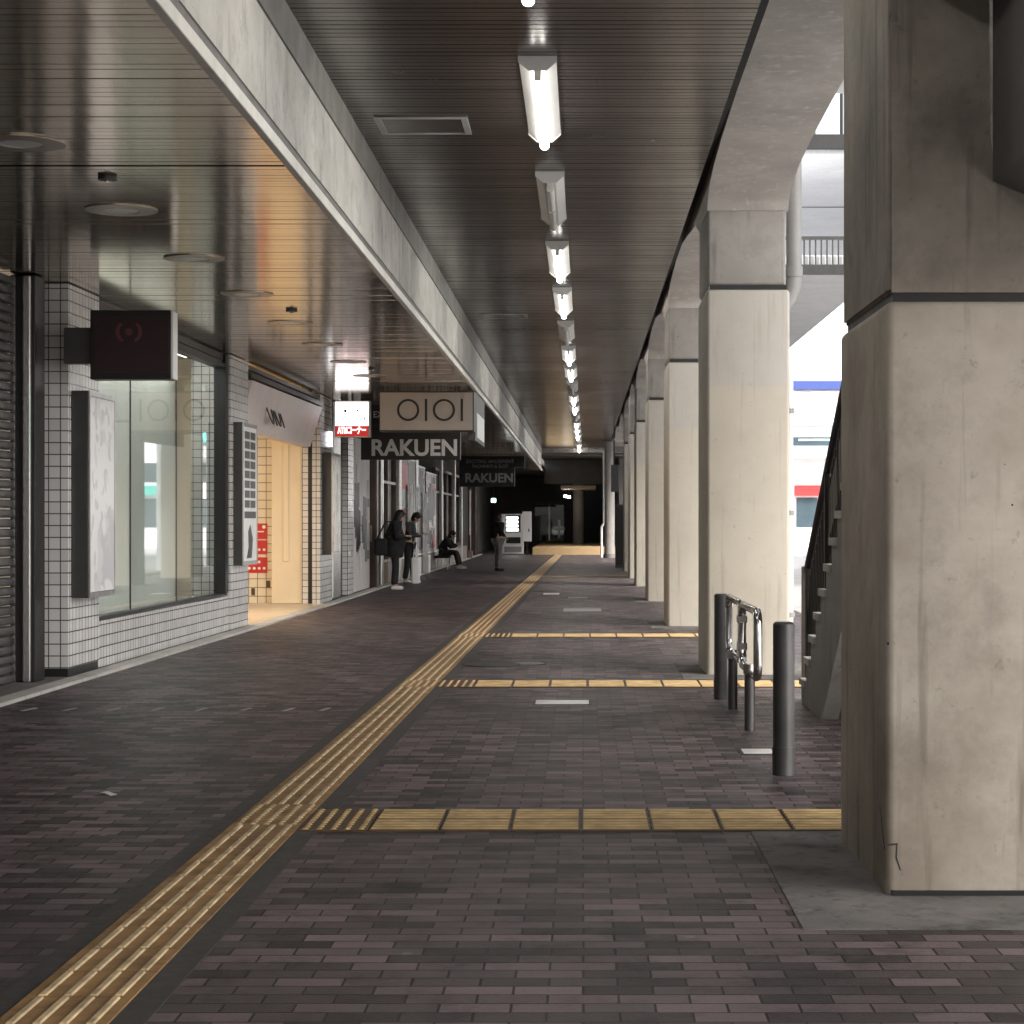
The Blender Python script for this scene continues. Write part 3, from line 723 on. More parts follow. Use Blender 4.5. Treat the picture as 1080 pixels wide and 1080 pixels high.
cyl(bm, (cx, Y0 - .012, cz), (cx, Y0 - .007, cz), .032, 20)
obj('emblem', bm, M['emblem'], bs)

# ATM sign
Y0 = 33.5
at = thing('cash_machine_sign', (X(371, Y0), Y0, 2.9), 'lit white square sign with a red band hanging over the cash machine corner', 'sign')
obj('box', bx(B(), X(353, Y0), X(390, Y0), Y0, Y0 + .22, Z(461, Y0), Z(422.5, Y0), .01), M['housing'], at)
fc = obj('face', bx(B(), X(353.7, Y0), X(388.5, Y0), Y0 - .008, Y0 - .001, Z(449, Y0), Z(424, Y0)), M['atm'], at)
rb = obj('band', bx(B(), X(353.7, Y0), X(388.5, Y0), Y0 - .008, Y0 - .001, Z(460, Y0), Z(449.3, Y0)), M['atmred'], at)
text('lettering', 'ATMコーナー', .155, facing((X(371, Y0), Y0 - .012, Z(454.2, Y0))), M['atmtxt'], rb, .003, .006, sx=.49)
bm = B()
for px, py, a, b_ in ((364.3, 433.5, .045, .05), (377, 433, .03, .03), (374.5, 442, .012, .04), (384.5, 441.5, .02, .05)): bx(bm, X(px, Y0) - a / 2, X(px, Y0) + a / 2, Y0 - .014, Y0 - .009, Z(py, Y0) - b_ / 2, Z(py, Y0) + b_ / 2)
obj('printed_mark', bm, M['ink'], fc)
obj('hanger', bx(B(), X(371, Y0) - .02, X(371, Y0) + .02, Y0 + .08, Y0 + .12, Z(422, Y0), ZS), M['dkgrey'], at)
tag(obj('light_cube', bx(B(), X(341, 34.0), X(350, 34.0), 34.0, 34.12, Z(471, 34.0), Z(455, 34.0), .01), M['atm']), 'small glowing white panel sign under the cash machine sign', 'sign')

# grey hanging sign with round letters
Y0 = 31.5
os_ = thing('hanging_sign', (X(450, Y0), Y0, 2.9), 'taupe hanging sign box with black rings and bars for letters', 'sign')
obj('box', bx(B(), X(400, Y0), X(500, Y0), Y0, Y0 + .35, Z(455, Y0), Z(412.5, Y0), .01), M['dkgrey'], os_)
fc = obj('face', bx(B(), X(401, Y0), X(498.5, Y0), Y0 - .01, Y0 - .001, Z(453.5, Y0), Z(414, Y0)), M['signgrey'], os_)
rings_text(fc, facing((X(453.5, Y0) + .06, Y0 - .0105, Z(432.5, Y0))), .36, M['ink'], .035)
bm = B()
for px in (420, 480): cyl(bm, (X(px, Y0), Y0 + .15, Z(412, Y0)), (X(px, Y0), Y0 + .15, ZS), .02, 10)
obj('hanger', bm, M['dkgrey'], os_)
ss = thing('side_sign', (-1.83, 31.9, 2.8), 'narrow hanging board beside the taupe sign, pale panel facing the street', 'sign')
obj('board', bx(B(), -1.90, -1.775, 31.86, 34.8, 2.77, 3.58), M['dkgrey'], ss)
obj('pale_panel', bx(B(), -1.774, -1.768, 32.3, 34.6, 2.84, 3.25), M['silver'], ss)

# two identical black lettering boards
def board(Y0, label, dim):
    t = thing('lettering_board', (-3.1, Y0, 2.5), label, 'sign', 'black boards of the games hall')
    obj('board', bx(B(), -4.16, -1.96, Y0, Y0 + .25, EYE + 1.78, ZS - .002), M['ink'], t)
    obj('lower_board', bx(B(), -4.16, -2.30, Y0 + .02, Y0 + .22, EYE + 1.14, EYE + 1.779), M['ink'], t)
    L = M['letter_dim'] if dim else M['letter']
    text('lettering', 'EXCITING AMUSEMENT', .17, facing((-3.12, Y0 - .004, EYE + 1.98)), L, t, .004, 0, sx=1.60)
    text('lettering', 'PACHINKO & SLOT', .15, facing((-3.12, Y0 - .004, EYE + 1.82)), L, t, .004, 0, sx=1.20)
    text('lettering', 'RAKUEN', .42, facing((-3.16, Y0 + .014, EYE + 1.35 if not dim else EYE + 1.42)), L, t, .006, .012, sx=1.60)
    return t
board(36.2, 'black hanging board with big silver capitals half behind the taupe sign', False)
board(65.0, 'black hanging board further along with faint grey capitals', True)

# ------------------------------------------------------------------ games hall front
gh = thing('games_hall', (-4.5, 55, 0), 'dim games hall front of dark glass, steel columns and posters', 'shop')
W0 = -4.50
obj('wall', bx(B(), -9, -5.0, 37.76, 84, 0, 3.61), M['hallwall'], gh)
obj('plinth', bx(B(), -5.0, -4.44, 44.0, 74.0, 0, .5, .01), M['plinth'], gh)
M['dimpaper'] = plain('dim_paper', (.58, .54, .52), .6, 0, .12, 2, 0)
def prints(parent, xs, y0, y1, z0, z1, seed, mats=('ink', 'red', 'pipe', 'ink')):
    g = random.Random(seed)
    for k, m in enumerate(mats):
        bm = B(); used = []
        for i in range(9 if m == 'ink' else 3):
            wy, wz = g.uniform(.12, .5) * (y1 - y0), g.uniform(.06, .3) * (z1 - z0)
            a, c = g.uniform(y0 + .04, y1 - wy - .04), g.uniform(z0 + .04, z1 - wz - .04); q = g.uniform(-.12, .12) * wz
            prism(bm, [(a, c), (a + wy * .96, c + q), (a + wy, c + wz), (a + wy * .1, c + wz - q)], 'x', xs + .001 + .0015 * k + .0001 * i, xs + .0022 + .0015 * k + .0001 * i)
        obj('printed_picture', bm, M[m], parent)
for a, b_ in ((37.8, 39.35), (39.4, 40.95)):
    d = obj('door', bx(B(), -4.62, -4.52, a, b_, .03, 3.1, .005), M['dimpaper'], gh); prints(d, -4.52, a, b_, .5, 2.7, int(a * 10), ('pipe', 'ink'))
    obj('handle', tube(B(), [(-4.52, b_ - .12, 1.0), (-4.47, b_ - .12, 1.0), (-4.47, b_ - .12, 1.35), (-4.52, b_ - .12, 1.35)], .014, 8), M['chrome'], d)
obj('door_head', bx(B(), -4.9, -4.5, 37.8, 41.0, 3.11, 3.61), M['dkgrey'], gh)
for y in (41.3, 42.4, 46.6, 51.4, 60.6, 66.6, 70.4, 79.5): obj('steel_column', bx(B(), -4.7, -4.40, y, y + .30, .0, 3.61, .03, 3), M['brown'] if y in (41.3, 79.5) else M['steel'], gh)
for y0, y1, m in ((42.75, 46.55, 'dkpane'), (59.0, 60.5, 'dkpane'), (61.2, 66.4, 'dkpane'), (67.0, 70.3, 'dkpane')):
    o = obj('window', bx(B(), -4.8, -4.50, y0, y1, .5, .56), M['brown'], gh)
    bm = B()
    for q in (y0, (y0 + y1) / 2 - .03, y1 - .06): bx(bm, -4.62, -4.5, q, q + .06, .562, 3.0)
    bx(bm, -4.62, -4.5, y0, y1, 2.3, 2.36); bx(bm, -4.62, -4.5, y0, y1, 3.001, 3.08)
    obj('frame', bm, M['brown'], o); obj('pane', bx(B(), -4.57, -4.56, y0 + .06, y1 - .06, .562, 3.0), M['dkpane'], o)
def hall_poster(y0, y1, z0, z1, mat, label):
    t = thing('wall_poster', (-4.45, y0, z0), label, 'poster', 'posters on the games hall')
    sheet = obj('sheet', bx(B(), -4.47, -4.445, y0, y1, z0, z1), M['dimpaper'] if mat != M['posterpink'] else mat, t); prints(sheet, -4.445, y0, y1, z0, z1, int(y0 * 7))
    bm = B(); bx(bm, -4.48, -4.435, y0, y1, z0 - .04, z0 - .001); bx(bm, -4.48, -4.435, y0, y1, z1 + .001, z1 + .04); obj('rail', bm, M['silver'], t)
hall_poster(47.0, 51.2, .55, 3.0, M['posterhall'], 'large black and white poster behind the standing pair')
hall_poster(52.0, 54.4, .55, 2.9, M['posterhall'], 'tall striped poster between the standing pair and the seated person')
hall_poster(54.8, 58.6, .55, 2.8, M['posterpink'], 'pinkish poster on the hall above the seated person')
for k, (y, z0, z1) in enumerate([(48.6, .5, 2.35), (50.2, .5, 2.3), (53.2, .5, 2.2), (74.0, .9, 2.6)]):
    t = thing('banner_stand', (-4.3, y, 0), ['white column banner nearest the standing pair', 'second white column banner behind the standing pair', 'white column banner left of the seated person', 'thin white banner far along beside the man in black'][k], 'banner', 'white banners along the hall')
    wd = .5 if k < 3 else .22
    obj('banner', bx(B(), -4.36, -4.33, y, y + wd, z0, z1), M['paper'], t)
    obj('base', bx(B(), -4.43, -4.24, y - .05, y + wd + .05, 0, .5 if k < 3 else .3, .02), M['plinth'] if k == 3 else M['silver'], t)
    obj('mast', cyl(B(), (-4.345 + .03, y + wd / 2, .3), (-4.345 + .03, y + wd / 2, z1 + .04), .014, 8), M['steel'], t)

# ------------------------------------------------------------------ far end
rh = thing('rear_hall', (-1, 98, 0), 'dark hall closing the far end with glazed doors', 'building')
obj('cross_beam', bx(B(), -2.2, 3.0, 83.05, 83.7, 4.38, 6.0), M['ledge'], rh)
obj('rear_wall', bx(B(), -9, 4, 100, 100.3, -.1, 6), M['hallwall'], rh)
obj('side_wall', bx(B(), -9, -4.6, 84.05, 100, -.1, 3.61), M['hallwall'], rh)
obj('side_wall', bx(B(), 1.6, 1.9, 86, 100, -.1, 6), M['hallwall'], rh)
obj('low_ceiling', bx(B(), -1.88, 1.9, 84.0, 100, 4.3, 4.5), M['hallwall'], rh)
obj('bulkhead', bx(B(), -1.80, 1.5, 90.0, 90.4, 3.15, 4.28), M['hallwall'], rh)
obj('warm_soffit', bx(B(), -1.05, .6, 91, 97, 2.95, 3.1), M['cream'], rh)
d = obj('door', bx(B(), -2.6, -.9, 99.90, 99.99, .3, 2.35), M['black'], rh)
obj('pane', bx(B(), -2.5, -1.0, 99.86, 99.89, .4, 2.25), M['dkpane'], d)
bm = B(); bx(bm, -1.78, -1.70, 99.8, 99.85, .4, 2.2); bx(bm, -1.30, -1.18, 99.78, 99.83, .55, 1.5); bx(bm, -1.55, -.95, 99.76, 99.779, .95, 1.10)
obj('push_bar', bm, M['silver'], d)
obj('platform', bx(B(), -2.15, 1.5, 82.2, 99.85, -.05, .31, .01), M['orange'], rh)
gl = thing('warm_lamp', (-.6, 95, 2.8), 'cluster of small bright lamps above the far platform', 'lamp')
for k, (x, z) in enumerate(((-.85, 2.62), (-.68, 2.58))): obj('bulb', bx(B(), x - .07, x + .07, 93.0, 93.1, z - .06, z + .06, .02), M['glow2'], gl)
obj('bracket', bx(B(), -.79, -.74, 93.0, 93.1, 2.55, 2.94), M['black'], gl)
pl = bpy.data.lights.new('platform_glow', 'AREA'); pl.size = 1.2; pl.energy = 5; pl.color = (1, .72, .42)
po = bpy.data.objects.new('platform_glow', pl); COL.objects.link(po); po.parent = gl; po.location = (-.4, -10.6, .75); po.rotation_euler = (R(-25), 0, 0)
ex = thing('exit_lamp', (X(520, 84), 84, 2.2), 'small green white exit lamp glowing in the dark at the far end', 'exit lamp')
obj('lamp', bx(B(), X(518, 84), X(523, 84), 84, 84.1, Z(530, 84), Z(525.5, 84), .03), M['exit'], ex)
obj('arm', bx(B(), X(520, 84), X(521, 84), 84.02, 84.06, Z(525, 84), ZS), M['black'], ex)
Y0 = 82.5
vm = thing('vending_machine', (X(541, Y0), Y0, 0), 'white vending machine with lit shelves beyond the man in black', 'vending machine')
zt = Z(542, Y0)
obj('cabinet', bx(B(), X(529, Y0), X(552, Y0), Y0, Y0 + .7, .02, zt, .015), M['silver'], vm)
di = obj('display', bx(B(), X(533.5, Y0), X(549, Y0), Y0 - .02, Y0 - .002, .95, zt - .06), M['black'], vm)
for r in range(4):
    sh_ = obj('shelf', bx(B(), X(534, Y0), X(546.5 if r else 547, Y0), Y0 - .05, Y0 - .021, 1.0 + r * .17, 1.0 + r * .17 + .10), M['screenlit'], di)
obj('delivery_flap', bx(B(), X(534, Y0), X(549, Y0), Y0 - .03, Y0 - .002, .48, .74, .01), M['black'], vm)
obj('kick_panel', bx(B(), X(532, Y0), X(550, Y0), Y0 - .02, Y0 - .002, .10, .34, .005), M['pipe'], vm)
ws = thing('white_sign', (X(556, 81.5), 81.5, .6), 'tall lit white sign panel standing beside the vending machine', 'sign')
obj('panel', bx(B(), X(551, 81.5), X(560.5, 81.5), 81.5, 81.62, Z(571, 81.5), Z(539.5, 81.5), .01), M['white'], ws)
obj('symbol', prism(B(), [(X(556.8, 81.5), Z(560.5, 81.5)), (X(558.6, 81.5), Z(560.5, 81.5)), (X(557.7, 81.5), Z(556.5, 81.5))], 'y', 81.49, 81.499), M['ink'], ws)
obj('post', bx(B(), X(555, 81.5), X(557, 81.5), 81.52, 81.6, 0, Z(571, 81.5) + .01), M['black'], ws)
# wall cabinet, hanging box and pipe near the last pillars
cb = thing('wall_cabinet', (1.1, 59.5, 0), 'dark tall cabinet standing behind the last square pillar', 'cabinet')
obj('body', bx(B(), 1.0, 1.5, 59.6, 60.4, 0, 1.95, .01), M['dkgrey'], cb)
obj('door', bx(B(), 1.03, 1.47, 59.575, 59.598, .08, 1.9), M['black'], cb)
hb = thing('hanging_box', (1.0, 64, 2.9), 'dark box sign hanging high beyond the last square pillar', 'sign')
obj('box', bx(B(), .93, 1.18, 64, 64.25, 2.4, 3.3, .02), M['dkgrey'], hb); obj('hanger', bx(B(), 1.0, 1.05, 64.1, 64.15, 3.3, 4.6), M['black'], hb)
wp = thing('wall_pipe', (.72, 76, 0), 'thin bent white pipe beside the far round column', 'pipe')
obj('pipe', tube(B(), [(.72, 76, 0), (.72, 76, 1.2), (.82, 76, 1.35), (.82, 76, 4.2), (.2, 76, 4.25)], .05, 8), M['silver'], wp)

# ------------------------------------------------------------------ bollards and barrier
def bollard(x, y, h, r, label):
    t = thing('bollard', (x, y, 0), label, 'bollard', 'grey steel bollards')
    obj('post', cyl(B(), (x, y, -.05), (x, y, h), r, 32), M['post'], t, None, True)
    obj('cap', cyl(B(), (x, y, h), (x, y, h + .012), r * .97, 32, r * .8), M['dkgrey'], t, None, True)
    obj('sleeve', cyl(B(), (x, y, -.05), (x, y, .16), r + .004, 32), M['post'], t, None, True)
bollard(1.145, 11.04, .86, .062, 'plain grey steel bollard in front, by itself beside the stained near pillar')
bollard(1.118, 15.7, .845, .055, 'dark grey bollard at the far end of the steel handrail barrier')
br = thing('barrier', (1.16, 14, 0), 'polished steel loop barrier on two grey posts between the bollards', 'barrier')
x = 1.165; rr = .03
def loop(y0, y1, z0, z1, c=.09):
    pts = []
    for cy, cz, a0 in ((y1 - c, z1 - c, 0), (y0 + c, z1 - c, 90), (y0 + c, z0 + c, 180), (y1 - c, z0 + c, 270)):
        for i in range(7): a = R(a0 + 15 * i); pts.append((x, cy + c * math.cos(a), cz + c * math.sin(a)))
    return pts
obj('rail_loop', tube(B(), loop(12.9, 14.15, .40, .84), rr, 14, True), M['chrome'], br, None, True)
obj('rail_loop', tube(B(), loop(14.22, 15.45, .42, .84), rr, 14, True), M['chrome'], br, None, True)
for y in (13.35, 14.86):
    o = obj('post', cyl(B(), (x - .015, y, -.05), (x - .015, y, .44), .037, 24), M['post'], br, None, True)
    obj('clamp', cyl(B(), (x - .015, y, .39), (x - .015, y, .46), .045, 24), M['chrome'], o, None, True)
obj('coupling', bx(B(), x - .035, x + .035, 14.12, 14.25, .50, .56, .01), M['chrome'], br)
obj('coupling', bx(B(), x - .035, x + .035, 14.12, 14.25, .70, .76, .01), M['chrome'], br)

# ------------------------------------------------------------------ plates, studs and covers in the floor
def plate(px0, px1, py, d, label, mat='silver', cat='floor plate'):
    Y = 2040 * EYE / (py - 549)
    t = thing('floor_plate', (X((px0 + px1) / 2, Y), Y, 0), label, cat, 'metal plates set in the paving')
    obj('plate', bx(B(), X(px0, Y), X(px1, Y), Y - d, Y + d, -.03, .006, .002), M[mat], t)
    obj('rim', bx(B(), X(px0, Y) - .02, X(px1, Y) + .02, Y - d - .02, Y + d + .02, -.03, .003), M['strip'], t)
plate(565, 621, 741, .16, 'long bright steel plate in the paving beside the second yellow crossing')
plate(783, 815, 793, .12, 'short steel plate in the paving beside the front bollard')
plate(594, 634, 643.5, .5, 'wide pale plate in the paving beyond the third yellow crossing', 'pipe')
plate(573, 590, 626.5, .35, 'small white plate far along the paving beside the yellow path')
plate(599, 620, 630.5, .35, 'dull plate far along between yellow path and pillars', 'pipe')
def cover(px0, px1, py, label, r, mat):
    Y = 2040 * EYE / (py - 549)
    t = thing('manhole_cover', (X((px0 + px1) / 2, Y), Y, 0), label, 'manhole cover', 'round covers in the paving')
    x, y = X((px0 + px1) / 2, Y), Y
    obj('lid', cyl(B(), (x, y, -.02), (x, y, .006), r, 32), M[mat], t)
    obj('rim', cyl(B(), (x, y, -.02), (x, y, .004), r + .03, 32), M['ink'], t)
cover(497, 540, 701, 'dark round manhole cover beside the yellow path', .29, 'dkgrey')
cover(545, 568, 700, 'small bright round cover right of the dark manhole cover', .17, 'pipe')
cover(560, 580, 623.5, 'small dark round cover far along beside the yellow path', .33, 'ink')
for i, px in enumerate([33, 76, 122, 168, 215, 262, 307, 345]):
    Y = 2040 * EYE / (748.5 - 549); x = X(px, Y)
    t = obj('floor_stud', prism(B(), [(x - .055, Y - .11), (x - .025, Y - .11), (x + .015, Y + .11), (x - .015, Y + .11)], 'z', -.02, .005), M['pipe'])
    tag(t, 'slim metal stud across the dark paving, %s counting away from the shutter' % ORD[i], 'floor stud', 'row of metal studs across the paving')
lt = B()
for k in range(6):
    a = k / 5; lt.verts.new((-2.58 + a * .1, 10.18 + .02 * math.sin(a * 5), .004 + .012 * math.sin(a * 3.1))); lt.verts.new((-2.56 + a * .1, 10.26 + .02 * math.sin(a * 7), .004 + .010 * math.sin(a * 4)))
lt.verts.ensure_lookup_table()
for k in range(5): lt.faces.new((lt.verts[2 * k], lt.verts[2 * k + 2], lt.verts[2 * k + 3], lt.verts[2 * k + 1]))
g = bmesh.ops.solidify(lt, geom=lt.faces[:], thickness=.002)
tag(obj('paper_scrap', lt, M['paper']), 'crumpled white scrap of paper lying on the dark paving', 'litter')

# ------------------------------------------------------------------ street side: footbridge, buildings
fb = thing('footbridge', (4, 50, 6), 'pale concrete elevated deck over the street seen between the pillars', 'footbridge')
obj('deck_slab', bx(B(), 2.0, 5.98, 39, 96, 6.45, 6.78), M['deck'], fb)
obj('deck_beam', bx(B(), 2.0, 5.96, 62, 62.6, 6.2, 6.449), M['deck'], fb)
bm = B(); bx(bm, 2.0, 6.0, 38.9, 38.998, 6.40, 6.60); bx(bm, 2.0, 6.0, 38.92, 38.98, 7.10, 7.17)
obj('rail', bm, M['dkgrey'], fb)
bm = B()
for i in range(34): bx(bm, 2.02 + i * .115, 2.05 + i * .115, 38.935, 38.965, 6.60, 7.10)
obj('baluster_panel', bm, M['dkgrey'], fb)
for y in (62.3, 82): obj('support', cyl(B(), (5.2, y, -.2), (5.2, y, 6.2 if y < 70 else 6.45), .3, 20), M['deck'], fb)
cn = thing('canopy_roof', (9, 52, 9.4), 'flat pale roof above the elevated deck with a dark edge rail', 'roof')
obj('roof_slab', bx(B(), 4.6, 13, 42, 58, 9.40, 9.7), M['deck'], cn)
obj('seam', bx(B(), 4.6, 13, 49, 49.06, 9.385, 9.399), M['dkgrey'], cn)
bm = B(); bx(bm, 4.4, 13, 41.8, 41.98, 9.5, 9.8)
for x in (5.0, 5.6, 6.4, 7.5): cyl(bm, (x, 41.9, 9.8), (x, 41.9, 11.2), .04, 8)
obj('edge_rail', bm, M['black'], cn)
for x in (8.5, 12.5):
    for y in (43, 57): obj('support', cyl(B(), (x, y, 6.78), (x, y, 9.4), .12, 14), M['silver'], cn)
sc_ = thing('shade_canopy', (8, 0, 9.4), 'wide pale roof added beyond the near pillar to keep direct sun off the walkway', 'roof')  # roof added to block direct sun from the pillars and paving
obj('roof_slab', bx(B(), 3.2, 11.8, -25, 36, 9.4, 9.7), M['deck'], sc_)
for y in (-20, -4, 12, 28): obj('support', cyl(B(), (11.2, y, -.2), (11.2, y, 9.4), .25, 18), M['silver'], sc_)
Y0 = 110
eb = thing('street_building', (14, Y0, 0), 'white building down the street with a blue band and pink hoarding', 'building')
obj('wall', bx(B(), 2.2, 30, Y0, Y0 + 12, -.2, 15), M['bldg'], eb)
def band(name, py0, py1, mat, proud, px0=828, px1=905):
    return obj(name, bx(B(), X(px0, Y0), X(px1, Y0), Y0 - proud, Y0 - .002, Z(py1, Y0), Z(py0, Y0)), M[mat], eb)
band('blue_band', 402, 411, 'blue', .3); band('hoarding', 413.5, 428, 'pinkart', .2); band('window_strip', 461, 470, 'winglass', .05)
band('canopy', 472, 484, 'bldg2', 1.6); band('light_strip', 463, 465, 'bldg', .1, 842, 878); band('shop_board', 512, 523, 'red', .4, 838, 866); band('shop_window', 525, 556, 'winglass', .06, 840, 862)
band('ledge', 446, 449, 'bldg2', .5); band('teal_band', 452, 459, 'tealpaint', .3, 890, 960); band('window_strip', 488, 508, 'winglass', .05, 880, 980); band('window_strip', 425, 440, 'winglass', .05, 910, 980); band('shop_window', 526, 556, 'winglass', .06, 872, 905); band('shop_window', 526, 556, 'winglass', .06, 925, 975); band('shop_board', 512, 522, 'tealpaint', .4, 915, 985)
tag(obj('teal_sign', bx(B(), X(878, 108), X(886, 108), 108, 108.4, Z(466, 108), Z(452, 108), .05), M['teal']), 'small glowing teal sign fixed before the white street building', 'sign')
# facades across the street (seen mirrored in the shop window)
def block(x0, x1, y0, y1, h, mat, label, fl=3.4, shop='teal'):
    t = thing('street_building', (x0, (y0 + y1) / 2, 0), label, 'building')
    obj('wall', bx(B(), x0, x1, y0, y1, -.2, h), M[mat], t)
    k = 0; z = 5.0
    while z + 1.6 < h:
        y = y0 + 1.2
        while y + 2 < y1 - .5:
            wq = obj('window', bx(B(), x0 - .06, x0 - .002, y, y + 2.0, z, z + 1.5), M['winglass'], t)
            obj('sill', bx(B(), x0 - .14, x0 - .062, y - .05, y + 2.05, z - .09, z - .002), M['silver'], wq)
            y += 3.3; k += 1
        z += fl
    obj('shop_sign', bx(B(), x0 - .5, x0 - .002, y0 + .6, y1 - .6, 3.3, 4.2), M[shop], t)
    obj('awning', prism(B(), [(x0 - .501, 3.28), (x0 - 1.6, 2.7), (x0 - 1.6, 2.64), (x0 - .501, 3.2)], 'y', y0 + .6, y1 - .6), M['white'], t)
    obj('shop_window', bx(B(), x0 - .08, x0 - .002, y0 + .8, y1 - .8, .3, 2.6), M['winglass'], t)
block(19, 30, 18, 34, 11, 'bldg', 'low white building over the street with a teal shop sign')
block(19.5, 30, 34.5, 54, 14, 'bldg2', 'taller grey building over the street with a blue shop sign', 3.4, 'blue')
block(19, 30, 54.5, 80, 12, 'bldg', 'white building over the street with a white shop sign', 3.4, 'white')

# ------------------------------------------------------------------ people
def skin_mesh(name, J, E, mat, parent, root, sub=1, turn=0, loc=(0, 0, 0), k=1):
    me = bpy.data.meshes.new('tmp'); ks = list(J); c, s = math.cos(turn), math.sin(turn)
    me.from_pydata([tuple(Vector(J[q][:3]) * k) for q in ks], [(ks.index(a), ks.index(b)) for a, b in E], [])
    o = bpy.data.objects.new('tmp', me); COL.objects.link(o)
    m = o.modifiers.new('s', 'SKIN'); m.use_smooth_shade = True
    if not me.skin_vertices: me.skin_vertices.new()
    for i, q in enumerate(ks):
        r = J[q][3]; sv = me.skin_vertices[0].data[i]
        sv.radius = (r[0] * k, r[1] * k) if isinstance(r, tuple) else (r * k, r * k); sv.use_root = q == root
    d = o.modifiers.new('u', 'SUBSURF'); d.levels = sub; d.render_levels = sub
    bpy.context.view_layer.update()
    res = bpy.data.meshes.new_from_object(o.evaluated_get(bpy.context.evaluated_depsgraph_get()))
    bpy.data.objects.remove(o); bpy.data.meshes.remove(me)
    res.name = name; res.materials.clear(); res.materials.append(mat)
    for p in res.polygons: p.use_smooth = True
    ob = bpy.data.objects.new(name, res); COL.objects.link(ob); ob.parent = parent
    return ob
def hand(J, E, wrist, side, d, up):
    """five fingers from the wrist, d = pointing direction, up = back of the hand"""
    w_ = Vector(J[wrist][:3]); d = Vector(d).normalized(); up = Vector(up).normalized(); lat = d.cross(up).normalized()
    J[wrist + 'p'] = (*(w_ + d * .055), (.034, .018)); E.append((wrist, wrist + 'p'))
    for f, (o, ln) in enumerate(((-.028, .075), (-.010, .088), (.009, .082), (.026, .064))):
        b0 = w_ + d * .085 + lat * o; b1 = b0 + d * ln * .5 - up * .008; b2 = b1 + d * ln * .3 - up * .03
        for q, pnt, rr in (('a', b0, .0095), ('b', b1, .0085), ('c', b2, .007)): J['%s%d%s' % (wrist, f, q)] = (*pnt, rr)
        E += [(wrist + 'p', '%s%da' % (wrist, f)), ('%s%da' % (wrist, f), '%s%db' % (wrist, f)), ('%s%db' % (wrist, f), '%s%dc' % (wrist, f))]
    t0 = w_ + d * .03 - lat * .03 * side; t1 = t0 + d * .04 - lat * .02 * side - up * .012
    J[wrist + 't'] = (*t0, .012); J[wrist + 'u'] = (*t1, .009); E += [(wrist, wrist + 't'), (wrist + 't', wrist + 'u')]
def person(loc, turn, P, label, coat, trousers, shoe, hair_long=False, coat_long=False, k=1, hood=False):
    t = thing('person', loc, label, 'person'); t.rotation_euler = (0, 0, turn)
    J = {n: v for n, v in P.items()}
    E = [('pelvis', 'waist'), ('waist', 'chest'), ('chest', 'neck'), ('neck', 'chin'), ('chin', 'head'), ('head', 'crown')]
    for s in 'LR': E += [('pelvis', 'hip' + s), ('hip' + s, 'knee' + s), ('knee' + s, 'ankle' + s), ('ankle' + s, 'toe' + s), ('chest', 'sho' + s), ('sho' + s, 'elb' + s), ('elb' + s, 'wri' + s)]
    hd = Vector(J['head'][:3]); cr = (Vector(J['crown'][:3]) - Vector(J['chin'][:3])).normalized(); fw = Vector((cr.z, 0, -cr.x))
    J['nose'] = (*(hd + fw * .105 - cr * .02), .012); E.append(('head', 'nose'))
    Eb = list(E)
    for s, sd_ in (('L', 1), ('R', -1)): hand(J, Eb, 'wri' + s, sd_, Vector(J['wri' + s][:3]) - Vector(J['elb' + s][:3]), (0, 0, 1))
    body = skin_mesh('body', J, Eb, M['skin'], t, 'pelvis', 1, 0, (0, 0, 0), k)
    def grow(names, add, over={}): return {n: (*P[n][:3], over.get(n, (P[n][3] if not isinstance(P[n][3], tuple) else P[n][3][0]) + add)) for n in names}
    tn = ['pelvis', 'waist', 'chest', 'neck'] + [a + s for s in 'LR' for a in ('sho', 'elb', 'wri')]
    Jt = grow(tn, .028, {'neck': .075}); 
    for s in 'LR':
        a, b = Vector(P['elb' + s][:3]), Vector(P['wri' + s][:3]); Jt['wri' + s] = (*(a.lerp(b, .9)), .045)
    if coat_long:
        for n in ('waist', 'chest', 'pelvis'): q = Jt[n]; Jt[n] = (q[0], q[1], q[2], (q[3] + .06, q[3] + .085))
        for s in 'LR': q = Jt['elb' + s]; Jt['elb' + s] = (q[0] - .03, q[1], q[2], .10); q = Jt['sho' + s]; Jt['sho' + s] = (*q[:3], .105)
    Et = [('pelvis', 'waist'), ('waist', 'chest'), ('chest', 'neck')] + [e for s in 'LR' for e in (('chest', 'sho' + s), ('sho' + s, 'elb' + s), ('elb' + s, 'wri' + s))]
    if coat_long:
        pv = Vector(P['pelvis'][:3]); Jt['hem'] = (pv.x - .02, 0, pv.z - .26, (.19, .21)); Et.append(('pelvis', 'hem'))
    skin_mesh('jacket', Jt, Et, coat, t, 'pelvis', 2, 0, (0, 0, 0), k)
    ln = ['pelvis'] + [a + s for s in 'LR' for a in ('hip', 'knee', 'ankle')]
    Jl = grow(ln, .022); El = [e for s in 'LR' for e in (('pelvis', 'hip' + s), ('hip' + s, 'knee' + s), ('knee' + s, 'ankle' + s))]
    skin_mesh('trousers', Jl, El, trousers, t, 'pelvis', 2, 0, (0, 0, 0), k)
    for s in 'LR':
        a, b = Vector(P['ankle' + s][:3]), Vector(P['toe' + s][:3]); dr = (b - a); dr.z = 0; dr.normalize()
        Js = {'h': (*(a - dr * .06 + Vector((0, 0, .045 - a.z))), .045), 'm': (*(a + dr * .06 + Vector((0, 0, .045 - a.z))), .05), 't': (*(a + dr * .19 + Vector((0, 0, .032 - a.z))), .035)}
        skin_mesh('shoe', Js, [('h', 'm'), ('m', 't')], shoe, t, 'h', 2, 0, (0, 0, 0), k)
    bm = B(); bmesh.ops.create_icosphere(bm, subdivisions=3, radius=1)
